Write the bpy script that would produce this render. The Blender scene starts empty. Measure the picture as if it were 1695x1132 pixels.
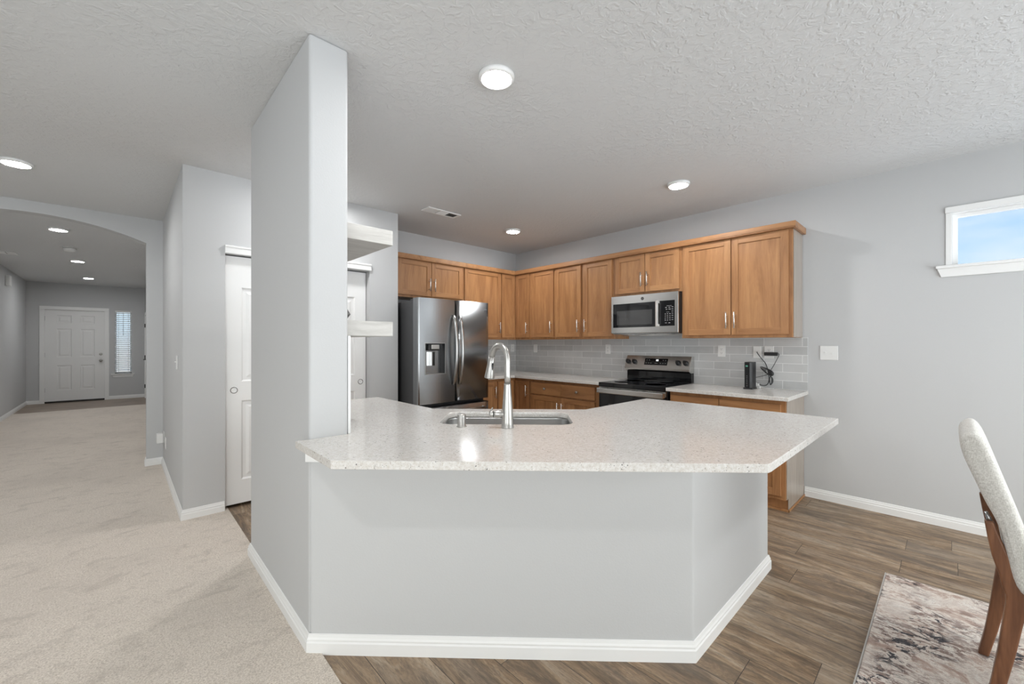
import bpy, bmesh, math, random
from mathutils import Vector
C = bpy.context.scene.collection
R = math.radians
random.seed(4)

# ------------------------------------------------------------------ camera
CH, H = 1.365, 2.74                      # eye height, ceiling height
cd = bpy.data.cameras.new('camera'); cam = bpy.data.objects.new('camera', cd); C.objects.link(cam)
cd.sensor_width = 36.0; cd.lens = 686.0 / 1695.0 * 36.0; cd.shift_y = 2.0 / 1695.0
cd.clip_start = 0.05; cd.clip_end = 200
cam.location = (0, 0, CH); cam.rotation_euler = (R(90), 0, R(46.65 - 90))
bpy.context.scene.camera = cam
vs = bpy.context.scene.view_settings
vs.view_transform = 'Standard'; vs.look = 'None'; vs.gamma = 1.0; vs.use_curve_mapping = False
vs.exposure = 1.45
bpy.context.scene.display_settings.display_device = 'sRGB'

# ------------------------------------------------------------------ sky
SKY_SOUTH, SKY_NORTH, GROUND = 2.55, .50, 3.0
w = bpy.data.worlds.new('sky'); bpy.context.scene.world = w; w.use_nodes = True
nt = w.node_tree; nt.nodes.clear()
def wn(t, **k):
    n = nt.nodes.new(t)
    for a, b in k.items(): setattr(n, a, b)
    return n
L = nt.links.new
tc = wn('ShaderNodeTexCoord'); sep = wn('ShaderNodeSeparateXYZ'); L(tc.outputs['Generated'], sep.inputs[0])
def mrange(src, a, b, c=0.0, d=1.0):
    n = wn('ShaderNodeMapRange'); n.interpolation_type = 'SMOOTHSTEP'
    L(src, n.inputs[0])
    for i, v in zip((1, 2, 3, 4), (a, b, c, d)): n.inputs[i].default_value = v
    return n.outputs[0]
def wmix(f, a, b):
    n = wn('ShaderNodeMix', data_type='RGBA')
    L(f, n.inputs[0])
    for s, v in ((6, a), (7, b)):
        if isinstance(v, tuple): n.inputs[s].default_value = v + (1,)
        else: L(v, n.inputs[s])
    return n.outputs[2]
mp = wn('ShaderNodeMapping'); mp.inputs['Scale'].default_value = (2.5, 2.5, 9); L(tc.outputs['Generated'], mp.inputs[0])
nz = wn('ShaderNodeTexNoise'); nz.inputs['Scale'].default_value = 1.6; nz.inputs['Detail'].default_value = 6; L(mp.outputs[0], nz.inputs[0])
blue = wmix(mrange(sep.outputs[2], 0.06, 0.30), (.62, .80, .96), (.30, .56, .95))
cloudy = wmix(mrange(nz.outputs[0], .42, .68), blue, (.74, .84, .95))
scl = wn('ShaderNodeMix', data_type='RGBA', blend_type='MULTIPLY'); scl.inputs[0].default_value = 1
L(cloudy, scl.inputs[6]); scl.inputs[7].default_value = (SKY_NORTH,) * 3 + (1,)
def wmath(op, a, b):
    n = wn('ShaderNodeMath', operation=op)
    for i, v in ((0, a), (1, b)):
        if isinstance(v, float): n.inputs[i].default_value = v
        else: L(v, n.inputs[i])
    return n.outputs[0]
sunward = wmath('ADD', wmath('MULTIPLY', sep.outputs[1], -1.0), wmath('MULTIPLY', sep.outputs[0], -.34))   # hazy bright side of the sky
up = wmix(mrange(sunward, .10, .55), scl.outputs[2], (SKY_SOUTH * .985, SKY_SOUTH, SKY_SOUTH * 1.01))
ground = wmix(mrange(sunward, .10, .55), (.30, .31, .32), (GROUND * .95, GROUND, GROUND * 1.08))
full = wmix(mrange(sep.outputs[2], -.03, .03), ground, up)
bg = wn('ShaderNodeBackground'); L(full, bg.inputs[0]); bg.inputs[1].default_value = 1.0
out = wn('ShaderNodeOutputWorld'); L(bg.outputs[0], out.inputs[0])

SLIDER = (1.3, 4.2, 0.03, 2.12)          # glass doors behind the camera: x0, x1, z0, z1
LIVWIN = (-4.0, -1.0, 0.06, 2.35)
ADDED_WESTWIN = (-0.6, 1.1, 0.45, 2.15)        # unseen west window, added to light pillar and carpet: y0, y1, z0, z1
YS = -2.6                                # south wall
for nm, (x0, x1, z0, z1) in (('slider_portal', SLIDER), ('window_portal', LIVWIN)):
    ld = bpy.data.lights.new(nm, 'AREA'); ld.shape = 'RECTANGLE'; ld.size = x1 - x0; ld.size_y = z1 - z0
    ld.cycles.is_portal = True
    o = bpy.data.objects.new(nm, ld); C.objects.link(o)
    o.location = ((x0 + x1) / 2, YS - .03, (z0 + z1) / 2); o.rotation_euler = (R(90), 0, R(0))
ld = bpy.data.lights.new('west_portal', 'AREA'); ld.shape = 'RECTANGLE'; ld.size = ADDED_WESTWIN[1] - ADDED_WESTWIN[0]; ld.size_y = ADDED_WESTWIN[3] - ADDED_WESTWIN[2]; ld.cycles.is_portal = True
o = bpy.data.objects.new('west_portal', ld); C.objects.link(o); o.location = (-4.23, (ADDED_WESTWIN[0] + ADDED_WESTWIN[1]) / 2, (ADDED_WESTWIN[2] + ADDED_WESTWIN[3]) / 2); o.rotation_euler = (R(90), 0, R(-90))
LAMP = 82.0                              # emission of the ceiling discs

# ------------------------------------------------------------------ materials
M = {}
class NT:
    def __init__(s, name):
        m = bpy.data.materials.new(name); m.use_nodes = True; s.m = m; s.t = m.node_tree
        s.b = s.t.nodes['Principled BSDF']; M[name] = m; s._tc = None
    def n(s, t, **k):
        n = s.t.nodes.new(t)
        for a, b in k.items(): setattr(n, a, b)
        return n
    def l(s, a, b): s.t.links.new(a, b)
    def set(s, **k):
        for a, v in k.items():
            i = s.b.inputs[a.replace('_', ' ')]
            i.default_value = tuple(v) + (1,) if isinstance(v, (tuple, list)) and len(v) == 3 else v
        return s
    def co(s, scale=(1, 1, 1), rot=(0, 0, 0), rand=False, src='Object'):
        if s._tc is None: s._tc = s.n('ShaderNodeTexCoord')
        v = s._tc.outputs[src]
        mp = s.n('ShaderNodeMapping'); mp.inputs['Scale'].default_value = scale; mp.inputs['Rotation'].default_value = rot
        s.l(v, mp.inputs[0])
        if rand:
            oi = s.n('ShaderNodeObjectInfo'); mu = s.n('ShaderNodeMath', operation='MULTIPLY'); mu.inputs[1].default_value = 37.0
            s.l(oi.outputs['Random'], mu.inputs[0])
            cb = s.n('ShaderNodeCombineXYZ'); s.l(mu.outputs[0], cb.inputs[0]); s.l(mu.outputs[0], cb.inputs[1])
            s.l(cb.outputs[0], mp.inputs['Location'])
        return mp.outputs[0]
    def noise(s, v, scale, detail=3, rough=.5, dist=0.0):
        n = s.n('ShaderNodeTexNoise'); n.inputs['Scale'].default_value = scale; n.inputs['Detail'].default_value = detail
        n.inputs['Roughness'].default_value = rough; n.inputs['Distortion'].default_value = dist
        s.l(v, n.inputs[0]); return n.outputs[0]
    def voro(s, v, scale, out='Distance', feature='F1'):
        n = s.n('ShaderNodeTexVoronoi', feature=feature); n.inputs['Scale'].default_value = scale
        s.l(v, n.inputs[0]); return n.outputs[out]
    def ramp(s, f, stops, interp='LINEAR'):
        n = s.n('ShaderNodeValToRGB'); n.color_ramp.interpolation = interp; e = n.color_ramp.elements
        while len(e) < len(stops): e.new(.5)
        for el, (p, c) in zip(e, stops):
            el.position = p; el.color = (tuple(c) + (1,)) if isinstance(c, (tuple, list)) else (c, c, c, 1)
        s.l(f, n.inputs[0]); return n.outputs[0]
    def mix(s, f, a, b, mode='MIX'):
        n = s.n('ShaderNodeMix', data_type='RGBA', blend_type=mode)
        if isinstance(f, (int, float)): n.inputs[0].default_value = f
        else: s.l(f, n.inputs[0])
        for i, v in ((6, a), (7, b)):
            if isinstance(v, tuple): n.inputs[i].default_value = v + (1,)
            else: s.l(v, n.inputs[i])
        return n.outputs[2]
    def math(s, op, a, b=0.0):
        n = s.n('ShaderNodeMath', operation=op)
        for i, v in ((0, a), (1, b)):
            if isinstance(v, (int, float)): n.inputs[i].default_value = v
            else: s.l(v, n.inputs[i])
        return n.outputs[0]
    def color(s, c): s.l(c, s.b.inputs['Base Color']); return s
    def bump(s, h, strength=.2, dist=.01):
        n = s.n('ShaderNodeBump'); n.inputs['Strength'].default_value = strength; n.inputs['Distance'].default_value = dist
        s.l(h, n.inputs['Height']); s.l(n.outputs[0], s.b.inputs['Normal']); return s

def plain(name, c, rough=.5, metal=0.0, **k):
    return NT(name).set(Base_Color=c, Roughness=rough, Metallic=metal, **k)

# painted drywall and knockdown ceiling
m = NT('wall_paint').set(Roughness=.7); m.set(Base_Color=(.545, .55, .552))
v = m.co(); m.bump(m.noise(v, 130, 3), .10, .004)
m = NT('ceiling_paint').set(Roughness=.85); m.set(Base_Color=(.655, .662, .665))
v = m.co(); a = m.ramp(m.noise(v, 26, 4, .55, .8), [(.46, 0.0), (.60, 1.0)]); b = m.noise(v, 110, 2)
big = m.ramp(m.noise(v, 1.3, 2), [(.35, .25), (.65, 1.0)])
m.bump(m.math('ADD', m.math('MULTIPLY', a, big), m.math('MULTIPLY', b, .35)), .42, .006)
plain('trim_white', (.83, .83, .82), .38)
plain('door_white', (.80, .80, .79), .42)
plain('plastic_white', (.80, .80, .785), .35)
plain('slot_dark', (.03, .03, .03), .5)
plain('black_plastic', (.012, .012, .013), .38)
plain('black_gloss', (.006, .006, .007), .06)
plain('smoked_glass', (.055, .055, .055), .05)
plain('dark_grey', (.055, .056, .058), .42)
plain('nickel', (.50, .49, .47), .33, 1.0)
plain('brushed_steel', (.50, .50, .495), .28, 1.0)
plain('handle_satin', (.80, .78, .75), .40, 1.0)
plain('chrome_dark', (.30, .30, .30), .2, 1.0)
plain('bronze', (.03, .027, .025), .4, .6)
plain('green_led', (.10, .35, .25), .3)
plain('keypad_grey', (.27, .27, .27), .5)
m = plain('display_white', (.9, .9, .9), .4); m.set(Emission_Color=(1, 1, 1), Emission_Strength=1.2)
m = plain('lamp_diffuser', (.9, .9, .9), .5); m.set(Emission_Color=(1, 1, 1), Emission_Strength=LAMP)

# appliance steel with soft vertical waviness
def steel(name, c, rough, wav):
    m = NT(name).set(Base_Color=c, Metallic=1.0, Roughness=rough)
    v = m.co((1, 1, .35)); f = m.co((260, 260, 1.5))
    m.bump(m.math('ADD', m.noise(v, 3.0, 1), m.math('MULTIPLY', m.noise(f, 1.0, 2), wav * .004)), wav, .02)
steel('fridge_steel', (.34, .35, .36), .25, .22)
steel('range_steel', (.58, .57, .55), .23, .08)

# cabinet wood, three grain directions
def wood(name, axis, tones, rough=.36, k=1.0):
    m = NT(name).set(Roughness=rough)
    st = {'z': (1, 1, .11), 'y': (1, .11, 1), 'x': (.11, 1, 1)}[axis]
    v = m.co(tuple(a * k for a in st), rand=True)
    g = m.noise(v, 9, 4, .6, 1.4); fine = m.noise(v, 95, 2, .6)
    vb = m.co((1, 1, 1), rand=True); blot = m.noise(vb, 2.2, 3)
    c = m.ramp(g, [(.30, tones[0]), (.50, tones[1]), (.70, tones[2])])
    c = m.mix(m.ramp(fine, [(.35, .0), (.75, .30)]), c, tones[0])
    c = m.mix(m.ramp(blot, [(.40, .0), (.75, .35)]), c, tones[3])
    m.color(c); m.bump(fine, .04, .002)
T = [(.27, .122, .048), (.40, .195, .080), (.50, .262, .112), (.34, .172, .086)]
wood('maple_z', 'z', T); wood('maple_y', 'y', T); wood('maple_x', 'x', T)
W = [(.075, .028, .013), (.20, .082, .036), (.32, .145, .068), (.13, .052, .026)]
wood('walnut_z', 'z', W, .38, 1.6)
S = [(.44, .425, .40), (.56, .545, .515), (.62, .605, .575), (.52, .505, .475)]
wood('limed_oak', 'x', S, .5, 2.2)
m = NT('cabinet_laminate').set(Roughness=.24); v = m.co((1, 1, .1), rand=True)
m.color(m.ramp(m.noise(v, 30, 3), [(.3, (.335, .285, .24)), (.7, (.39, .335, .285))]))

# quartz
m = NT('quartz').set(Roughness=.13)
v = m.co()
base = m.ramp(m.noise(v, 90, 3, .7), [(.30, (.59, .555, .51)), (.52, (.68, .66, .63)), (.72, (.76, .75, .73))])
warm = m.ramp(m.noise(v, 210, 2, .6), [(.60, 0.0), (.66, 1.0)], 'LINEAR')
c = m.mix(m.math('MULTIPLY', warm, .55), base, (.44, .37, .30))
cell = m.ramp(m.voro(v, 150), [(.17, 1.0), (.24, 0.0)]); sel = m.ramp(m.noise(v, 48, 2), [(.55, 0.0), (.63, 1.0)])
c = m.mix(m.math('MULTIPLY', m.math('MULTIPLY', cell, sel), .85), c, (.10, .095, .09))
cell2 = m.ramp(m.voro(v, 70), [(.16, 1.0), (.24, 0.0)]); sel2 = m.ramp(m.noise(v, 24, 2), [(.57, 0.0), (.62, 1.0)])
c = m.mix(m.math('MULTIPLY', m.math('MULTIPLY', cell2, sel2), .8), c, (.07, .065, .06))
m.color(c)

# glazed wall tile; uv-free brick in wall coordinates
def tile(name, swap):
    m = NT(name).set(Roughness=.16)
    tcn = m.n('ShaderNodeTexCoord'); sp = m.n('ShaderNodeSeparateXYZ'); m.l(tcn.outputs['Object'], sp.inputs[0])
    cb = m.n('ShaderNodeCombineXYZ'); m.l(sp.outputs[1 if swap else 0], cb.inputs[0]); m.l(sp.outputs[2], cb.inputs[1])
    br = m.n('ShaderNodeTexBrick'); m.l(cb.outputs[0], br.inputs[0])
    br.inputs['Color1'].default_value = (.55, .555, .55, 1); br.inputs['Color2'].default_value = (.43, .435, .435, 1)
    br.inputs['Mortar'].default_value = (.80, .80, .79, 1)
    br.inputs['Scale'].default_value = 1; br.inputs['Mortar Size'].default_value = .0022; br.inputs['Mortar Smooth'].default_value = .2
    br.inputs['Brick Width'].default_value = .305; br.inputs['Row Height'].default_value = .0785; br.inputs['Bias'].default_value = -.25
    n = m.noise(tcn.outputs['Object'], 9, 3)
    m.color(m.mix(m.ramp(n, [(.3, 0.0), (.7, .25)]), br.outputs[0], (.66, .66, .66)))
    m.bump(m.math('ADD', m.math('MULTIPLY', br.outputs[1], -1.0), m.math('MULTIPLY', n, .5)), .25, .004)
tile('tile_y', True); tile('tile_x', False)

# carpet
m = NT('carpet_beige').set(Roughness=1.0); m.b.inputs['Sheen Weight'].default_value = .15
v = m.co(); fine = m.noise(v, 150, 3, .75); mid = m.noise(m.co((1, 1.6, 1)), 6.0, 5, .66, .6); big = m.noise(v, 1.1, 3)
c = m.ramp(fine, [(.30, (.46, .39, .325)), (.5, (.71, .63, .545)), (.70, (.90, .825, .74))])
c = m.mix(m.ramp(mid, [(.53, 0.0), (.68, .42)]), c, (.40, .345, .29))
c = m.mix(m.ramp(big, [(.45, 0.0), (.70, .35)]), c, (.50, .44, .38))
m.color(c); m.bump(m.math('ADD', fine, m.math('MULTIPLY', mid, .6)), .5, .008)

# vinyl planks along Y
m = NT('vinyl_plank').set(Roughness=.5)
tcn = m.n('ShaderNodeTexCoord'); sp = m.n('ShaderNodeSeparateXYZ'); m.l(tcn.outputs['Object'], sp.inputs[0])
ax = m.math('ADD', sp.outputs[0], .027)
row = m.math('FLOOR', m.math('DIVIDE', ax, .2))
wn1 = m.n('ShaderNodeTexWhiteNoise', noise_dimensions='1D'); m.l(row, wn1.inputs['W'])
yy_ = m.math('ADD', sp.outputs[1], m.math('MULTIPLY', wn1.outputs['Value'], 1.22))
cb = m.n('ShaderNodeCombineXYZ'); m.l(yy_, cb.inputs[0]); m.l(ax, cb.inputs[1])
br = m.n('ShaderNodeTexBrick'); m.l(cb.outputs[0], br.inputs[0]); br.offset = 0.0
for k_, v_ in (('Scale', 1), ('Mortar Size', .0013), ('Mortar Smooth', .1), ('Brick Width', 1.22), ('Row Height', .2), ('Bias', 0)): br.inputs[k_].default_value = v_
wn2 = m.n('ShaderNodeTexWhiteNoise', noise_dimensions='2D'); cb3 = m.n('ShaderNodeCombineXYZ'); m.l(row, cb3.inputs[0]); m.l(m.math('FLOOR', m.math('DIVIDE', yy_, 1.22)), cb3.inputs[1]); m.l(cb3.outputs[0], wn2.inputs['Vector'])
tone = wn2.outputs['Value']
cb2 = m.n('ShaderNodeCombineXYZ'); m.l(m.math('MULTIPLY', sp.outputs[1], .16), cb2.inputs[1]); m.l(sp.outputs[0], cb2.inputs[0]); m.l(m.math('MULTIPLY', tone, 9.0), cb2.inputs[2])
g = m.noise(cb2.outputs[0], 11, 9, .76, 1.0); g2 = m.noise(cb2.outputs[0], 70, 4, .75); hue = m.noise(cb2.outputs[0], 6, 4, .6)
c = m.ramp(g, [(.37, (.088, .056, .033)), (.46, (.225, .146, .084)), (.53, (.37, .248, .145)), (.61, (.49, .38, .27))])
c = m.mix(m.ramp(hue, [(.46, 0.0), (.64, .45)]), c, (.29, .25, .21))
c = m.mix(m.ramp(g2, [(.50, 0.0), (.62, .60)]), c, (.10, .075, .055))
saw = m.noise(m.co((16, 3, 1)), 9, 4, .75); c = m.mix(m.ramp(saw, [(.53, 0.0), (.64, .40)]), c, (.11, .085, .065))
c = m.mix(m.math('MULTIPLY', tone, .24), c, (.37, .30, .23)); c = m.mix(m.math('MULTIPLY', m.math('SUBTRACT', 1.0, tone), .22), c, (.13, .088, .058))
c = m.mix(br.outputs[1], c, (.04, .03, .022))
m.color(c); m.bump(m.math('SUBTRACT', m.math('MULTIPLY', g2, .3), br.outputs[1]), .15, .002)
m = NT('entry_tile').set(Roughness=.4)
v = m.co(); m.color(m.ramp(m.noise(v, 3, 4), [(.3, (.22, .165, .12)), (.7, (.33, .26, .20))]))

# rug
m = NT('rug_abstract').set(Roughness=1.0)
vs_ = m.co((2.0, 1, 1)); v0 = m.co()
n1 = m.noise(m.co((1.5, 1, 1)), 6, 7, .74, .5); n2 = m.noise(m.co((1.5, 1, 1)), 9.5, 6, .74, .8); n3 = m.noise(m.co((.8, 1.3, 1), (0, 0, .3)), 2.6, 2); n4 = m.noise(vs_, 17, 5, .74, .5); pile = m.noise(v0, 230, 2)
c = m.ramp(n1, [(.36, (.44, .315, .26)), (.43, (.60, .48, .415)), (.48, (.80, .745, .68)), (.54, (.63, .54, .485)), (.59, (.82, .78, .72)), (.68, (.52, .45, .42))])
c = m.mix(m.math('MULTIPLY', m.ramp(n4, [(.50, 0.0), (.54, .85)]), m.ramp(n3, [(.40, .0), (.52, 1.0)])), c, (.19, .115, .095))
c = m.mix(m.math('MULTIPLY', m.ramp(n2, [(.53, 0.0), (.55, 1.0)]), m.ramp(n3, [(.475, .0), (.545, 1.0)])), c, (.026, .029, .040))
c = m.mix(m.ramp(pile, [(.3, .0), (.7, .22)]), c, (.34, .29, .265))
m.color(c); m.bump(m.math('ADD', pile, m.math('MULTIPLY', n1, .6)), .6, .006)
m = NT('rug_binding').set(Roughness=1.0, Base_Color=(.55, .53, .50))
# upholstery
m = NT('linen').set(Roughness=.95); m.b.inputs['Sheen Weight'].default_value = .2
a = m.noise(m.co((1, 1, 5)), 120, 2); b = m.noise(m.co((1, 5, 1)), 120, 2); bl = m.noise(m.co(), 16, 3)
wv = m.math('ADD', a, b); c = m.ramp(m.math('MULTIPLY', wv, .5), [(.40, (.49, .475, .435)), (.52, (.65, .635, .595)), (.62, (.74, .73, .69))])
c = m.mix(m.ramp(bl, [(.5, 0.0), (.75, .25)]), c, (.46, .44, .41)); m.color(c); m.bump(wv, .35, .003)
m = NT('stone_ornament').set(Roughness=.6); m.color(m.ramp(m.noise(m.co(), 60, 4, .8), [(.3, (.06, .06, .06)), (.6, (.25, .25, .24)), (.8, (.45, .45, .44))]))
# clear and tinted panes
def pane(name, tint, refl=.05):
    m = NT(name); t = m.t; o = t.nodes['Material Output']
    tr = m.n('ShaderNodeBsdfTransparent'); tr.inputs[0].default_value = tint + (1,)
    gl = m.n('ShaderNodeBsdfGlossy'); gl.inputs['Roughness'].default_value = .02
    mx = m.n('ShaderNodeMixShader'); mx.inputs[0].default_value = refl
    m.l(tr.outputs[0], mx.inputs[1]); m.l(gl.outputs[0], mx.inputs[2]); m.l(mx.outputs[0], o.inputs[0])
m = NT('blind_vinyl').set(Base_Color=(.86, .86, .85), Roughness=.5); t = m.t
tl = m.n('ShaderNodeBsdfTranslucent'); tl.inputs[0].default_value = (.92, .92, .92, 1); mx = m.n('ShaderNodeMixShader'); mx.inputs[0].default_value = .65
m.l(m.b.outputs[0], mx.inputs[1]); m.l(tl.outputs[0], mx.inputs[2]); m.l(mx.outputs[0], t.nodes['Material Output'].inputs[0])
pane('pane_clear', (.93, .94, .93)); pane('pane_transom', (.88, .90, .91), .03)

# ------------------------------------------------------------------ mesh helpers
ORG = {}
class MB:
    def __init__(s): s.bm = bmesh.new()
    def face(s, vs, mi=0):
        try: f = s.bm.faces.new(vs); f.material_index = mi; return f
        except ValueError: return None
    def box(s, x0, x1, y0, y1, z0, z1, mi=0, bev=0.0, seg=2):
        x0, x1 = sorted((x0, x1)); y0, y1 = sorted((y0, y1)); z0, z1 = sorted((z0, z1))
        v = [s.bm.verts.new(p) for p in ((x0,y0,z0),(x1,y0,z0),(x1,y1,z0),(x0,y1,z0),(x0,y0,z1),(x1,y0,z1),(x1,y1,z1),(x0,y1,z1))]
        fs = [s.face([v[i] for i in q], mi) for q in ((0,3,2,1),(4,5,6,7),(0,1,5,4),(1,2,6,5),(2,3,7,6),(3,0,4,7))]
        if bev > 0:
            es = {e for f in fs for e in f.edges}
            r = bmesh.ops.bevel(s.bm, geom=list(es), offset=bev, segments=seg, affect='EDGES', profile=.6)
            for f in r['faces']: f.material_index = mi
        return s
    def prism(s, poly, axis, a0, a1, mi=0):
        def P(u, v, a): return {'x': (a, u, v), 'y': (u, a, v), 'z': (u, v, a)}[axis]
        A = [s.bm.verts.new(P(u, v, a0)) for u, v in poly]; B = [s.bm.verts.new(P(u, v, a1)) for u, v in poly]
        n = len(poly); s.face(A[::-1], mi); s.face(B, mi)
        for i in range(n): s.face([A[i], A[(i+1) % n], B[(i+1) % n], B[i]], mi)
        return s
    def ring(s, c, ax, r, n, ry=None):
        ax = Vector(ax).normalized(); t = Vector((0, 0, 1)) if abs(ax.z) < .9 else Vector((1, 0, 0))
        u = ax.cross(t).normalized(); v = ax.cross(u).normalized()
        return [s.bm.verts.new(Vector(c) + u * math.cos(2*math.pi*i/n) * r + v * math.sin(2*math.pi*i/n) * (ry or r)) for i in range(n)]
    def loft(s, rings, mi=0, cap=True, smooth=True):
        for a, b in zip(rings, rings[1:]):
            n = len(a)
            for i in range(n):
                f = s.face([a[i], a[(i+1) % n], b[(i+1) % n], b[i]], mi)
                if f and smooth: f.smooth = True
        if cap: s.face(rings[0][::-1], mi); s.face(rings[-1], mi)
        return s
    def cyl(s, p0, p1, r0, r1=None, n=20, mi=0):
        d = Vector(p1) - Vector(p0)
        return s.loft([s.ring(p0, d, r0, n), s.ring(p1, d, r0 if r1 is None else r1, n)], mi)
    def tube(s, pts, r, n=10, mi=0, cap=True):
        pts = [Vector(p) for p in pts]; rs = r if isinstance(r, (list, tuple)) else [r] * len(pts); rings = []
        d0 = (pts[1] - pts[0]).normalized(); t = Vector((0, 0, 1)) if abs(d0.z) < .9 else Vector((1, 0, 0))
        u = d0.cross(t).normalized()
        for i, p in enumerate(pts):
            d = (pts[min(i+1, len(pts)-1)] - pts[max(i-1, 0)]).normalized()
            u = (u - d * u.dot(d)).normalized(); v = d.cross(u)
            rings.append([s.bm.verts.new(p + (u * math.cos(2*math.pi*k/n) + v * math.sin(2*math.pi*k/n)) * rs[i]) for k in range(n)])
        return s.loft(rings, mi, cap)
    def lathe(s, prof, c, n=28, mi=0, axis=(0, 0, 1)):
        ax = Vector(axis).normalized()
        return s.loft([s.ring(Vector(c) + ax * z, ax, max(r, 1e-4), n) for r, z in prof], mi)
    def slab(s, axis, c0, c1, u0, u1, z0, z1, holes=(), mi=0):
        us = sorted({u0, u1, *[h[0] for h in holes], *[h[1] for h in holes]}); us = [u for u in us if u0 <= u <= u1]
        for a, b in zip(us, us[1:]):
            hs = sorted((max(h[2], z0), min(h[3], z1)) for h in holes if h[0] <= a + 1e-6 and h[1] >= b - 1e-6)
            z = z0
            for h0, h1 in hs + [(z1, z1)]:
                if h0 - z > 1e-5:
                    (s.box(c0, c1, a, b, z, h0, mi) if axis == 'x' else s.box(a, b, c0, c1, z, h0, mi))
                z = max(z, h1)
        return s
    def sweep(s, path, prof, mi=0):
        """profile (offset to the right of the path, z) along a mitred xy polyline"""
        P = [Vector(p) for p in path]; rings = []
        for i, p in enumerate(P):
            ds = [(P[j+1] - P[j]).normalized() for j in (i-1, i) if 0 <= j < len(P)-1]
            ns = [Vector((d.y, -d.x)) for d in ds]
            nrm = ns[0] if len(ns) == 1 else (ns[0] + ns[1]) / (1 + ns[0].dot(ns[1]))
            rings.append([s.bm.verts.new((p.x + nrm.x * o, p.y + nrm.y * o, z)) for o, z in prof])
        return s.loft(rings, mi, True, False)
    def build(s, name, mats, parent=None, bev=0.0, seg=2, smooth=False, ang=35):
        bmesh.ops.recalc_face_normals(s.bm, faces=s.bm.faces[:])
        me = bpy.data.meshes.new(name); org = ORG.get(parent.name, Vector()) if parent else Vector()
        if org.length: bmesh.ops.translate(s.bm, verts=s.bm.verts[:], vec=-org)
        if smooth:
            for f in s.bm.faces: f.smooth = True
        s.bm.to_mesh(me); s.bm.free()
        for mt in ([mats] if isinstance(mats, str) else mats): me.materials.append(M[mt])
        o = bpy.data.objects.new(name, me); C.objects.link(o)
        if parent: o.parent = parent; ORG[o.name] = org
        if bev:
            b = o.modifiers.new('bevel', 'BEVEL'); b.width = bev; b.segments = seg; b.limit_method = 'ANGLE'; b.angle_limit = R(ang)
        return o

def tag(o, label, cat, group=None, kind=None):
    o['label'] = label; o['category'] = cat
    if group: o['group'] = group
    if kind: o['kind'] = kind
    return o
def thing(name, loc, label, cat, group=None):
    o = bpy.data.objects.new(name, None); C.objects.link(o); o.location = loc; o.empty_display_size = .05
    ORG[o.name] = Vector(loc); return tag(o, label, cat, group)
def struct(o): o['kind'] = 'structure'; return o
def cut(o, cutter):
    """subtract a throw-away cutter mesh and bake the result"""
    bo = o.modifiers.new('cut', 'BOOLEAN'); bo.object = cutter; bo.operation = 'DIFFERENCE'; bo.solver = 'EXACT'
    dg = bpy.context.evaluated_depsgraph_get(); dg.update()
    me = bpy.data.meshes.new_from_object(o.evaluated_get(dg)); o.modifiers.clear(); o.data = me
    bpy.data.objects.remove(cutter)
def lettering(txt, size, mat, name, parent, at, right, upv, depth=.0006, sx=1.0):
    cu = bpy.data.curves.new(name, 'FONT'); cu.body = txt; cu.size = size; cu.align_x = 'CENTER'; cu.align_y = 'CENTER'; cu.extrude = depth
    t = bpy.data.objects.new(name, cu); C.objects.link(t)
    me = bpy.data.meshes.new_from_object(t.evaluated_get(bpy.context.evaluated_depsgraph_get())); bpy.data.objects.remove(t)
    r, u = Vector(right).normalized(), Vector(upv).normalized(); n = r.cross(u); org = ORG.get(parent.name, Vector())
    for v in me.vertices: v.co = Vector(at) - org + r * v.co.x * sx + u * v.co.y + n * v.co.z
    me.materials.clear(); me.materials.append(M[mat])
    o = bpy.data.objects.new(name, me); C.objects.link(o); o.parent = parent; ORG[o.name] = org
    return o

# ------------------------------------------------------------------ room shell
XR, YF, YC, XW = 4.455, 4.63, 4.045, -4.2     # range wall, fridge wall, closet wall, west wall
PX0, PX1, PY0, PY1 = .605, .778, 1.945, 3.08  # pillar wall
YA = 6.10                                     # arch wall face
def S_(name, mb, mats='wall_paint', bev=0.0, seg=2): return struct(mb.build(name, mats, None, bev, seg))
S_('floor', MB().box(.64, 4.6, YS - .12, 4.75, -.06, 0), 'vinyl_plank')
S_('floor_carpet', MB().box(XW - .1, .64, YS - .12, 12.3, -.06, .008), 'carpet_beige')
S_('floor_entry', MB().box(-1.7, .64, 12.3, 14.2, -.06, .004), 'entry_tile')
S_('ceiling', MB().box(XW - .12, 4.6, YS - .12, 14.2, H, H + .1), 'ceiling_paint')
TR = (-1.25, .005, 1.94, 2.325)                    # transom opening y0,y1,z0,z1
S_('wall_right', MB().slab('x', XR, XR + .14, YS - .12, 4.75, 0, H, [TR]))
S_('wall_back', MB().box(2.03, XR, YF, YF + .12, 0, H))
S_('wall_fridge_side', MB().box(2.03, 2.147, YC + .12, YF, 0, H), bev=.008)
S_('wall_closet', MB().slab('y', YC, YC + .12, .345, 2.147, 0, H, [(.617, 1.835, -1, 2.095)]), bev=0)
S_('wall_closet_side', MB().box(.345, .465, YC + .12, YA, 0, H))
S_('wall_closet_inner', MB().box(.465, 2.03, YC + .7, YC + .75, 0, H))
mb = MB(); cx, rise, hw = -.622, .163, .828; rad = (hw*hw + rise*rise) / (2*rise); zc = 2.632 - rad
arc = [(cx + rad * math.sin(t), zc + rad * math.cos(t)) for t in [math.asin(hw/rad) * (1 - 2*i/28) for i in range(29)]]
mb.prism([(XW, 0), (XW, H), (.36, H), (.36, 0), (arc[0][0], 0)] + arc + [(arc[-1][0], 0)], 'y', YA, YA + .13)
S_('wall_arch', mb)
S_('wall_hall_left', MB().box(-1.64, -1.52, YA + .13, 14, 0, H))
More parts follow.
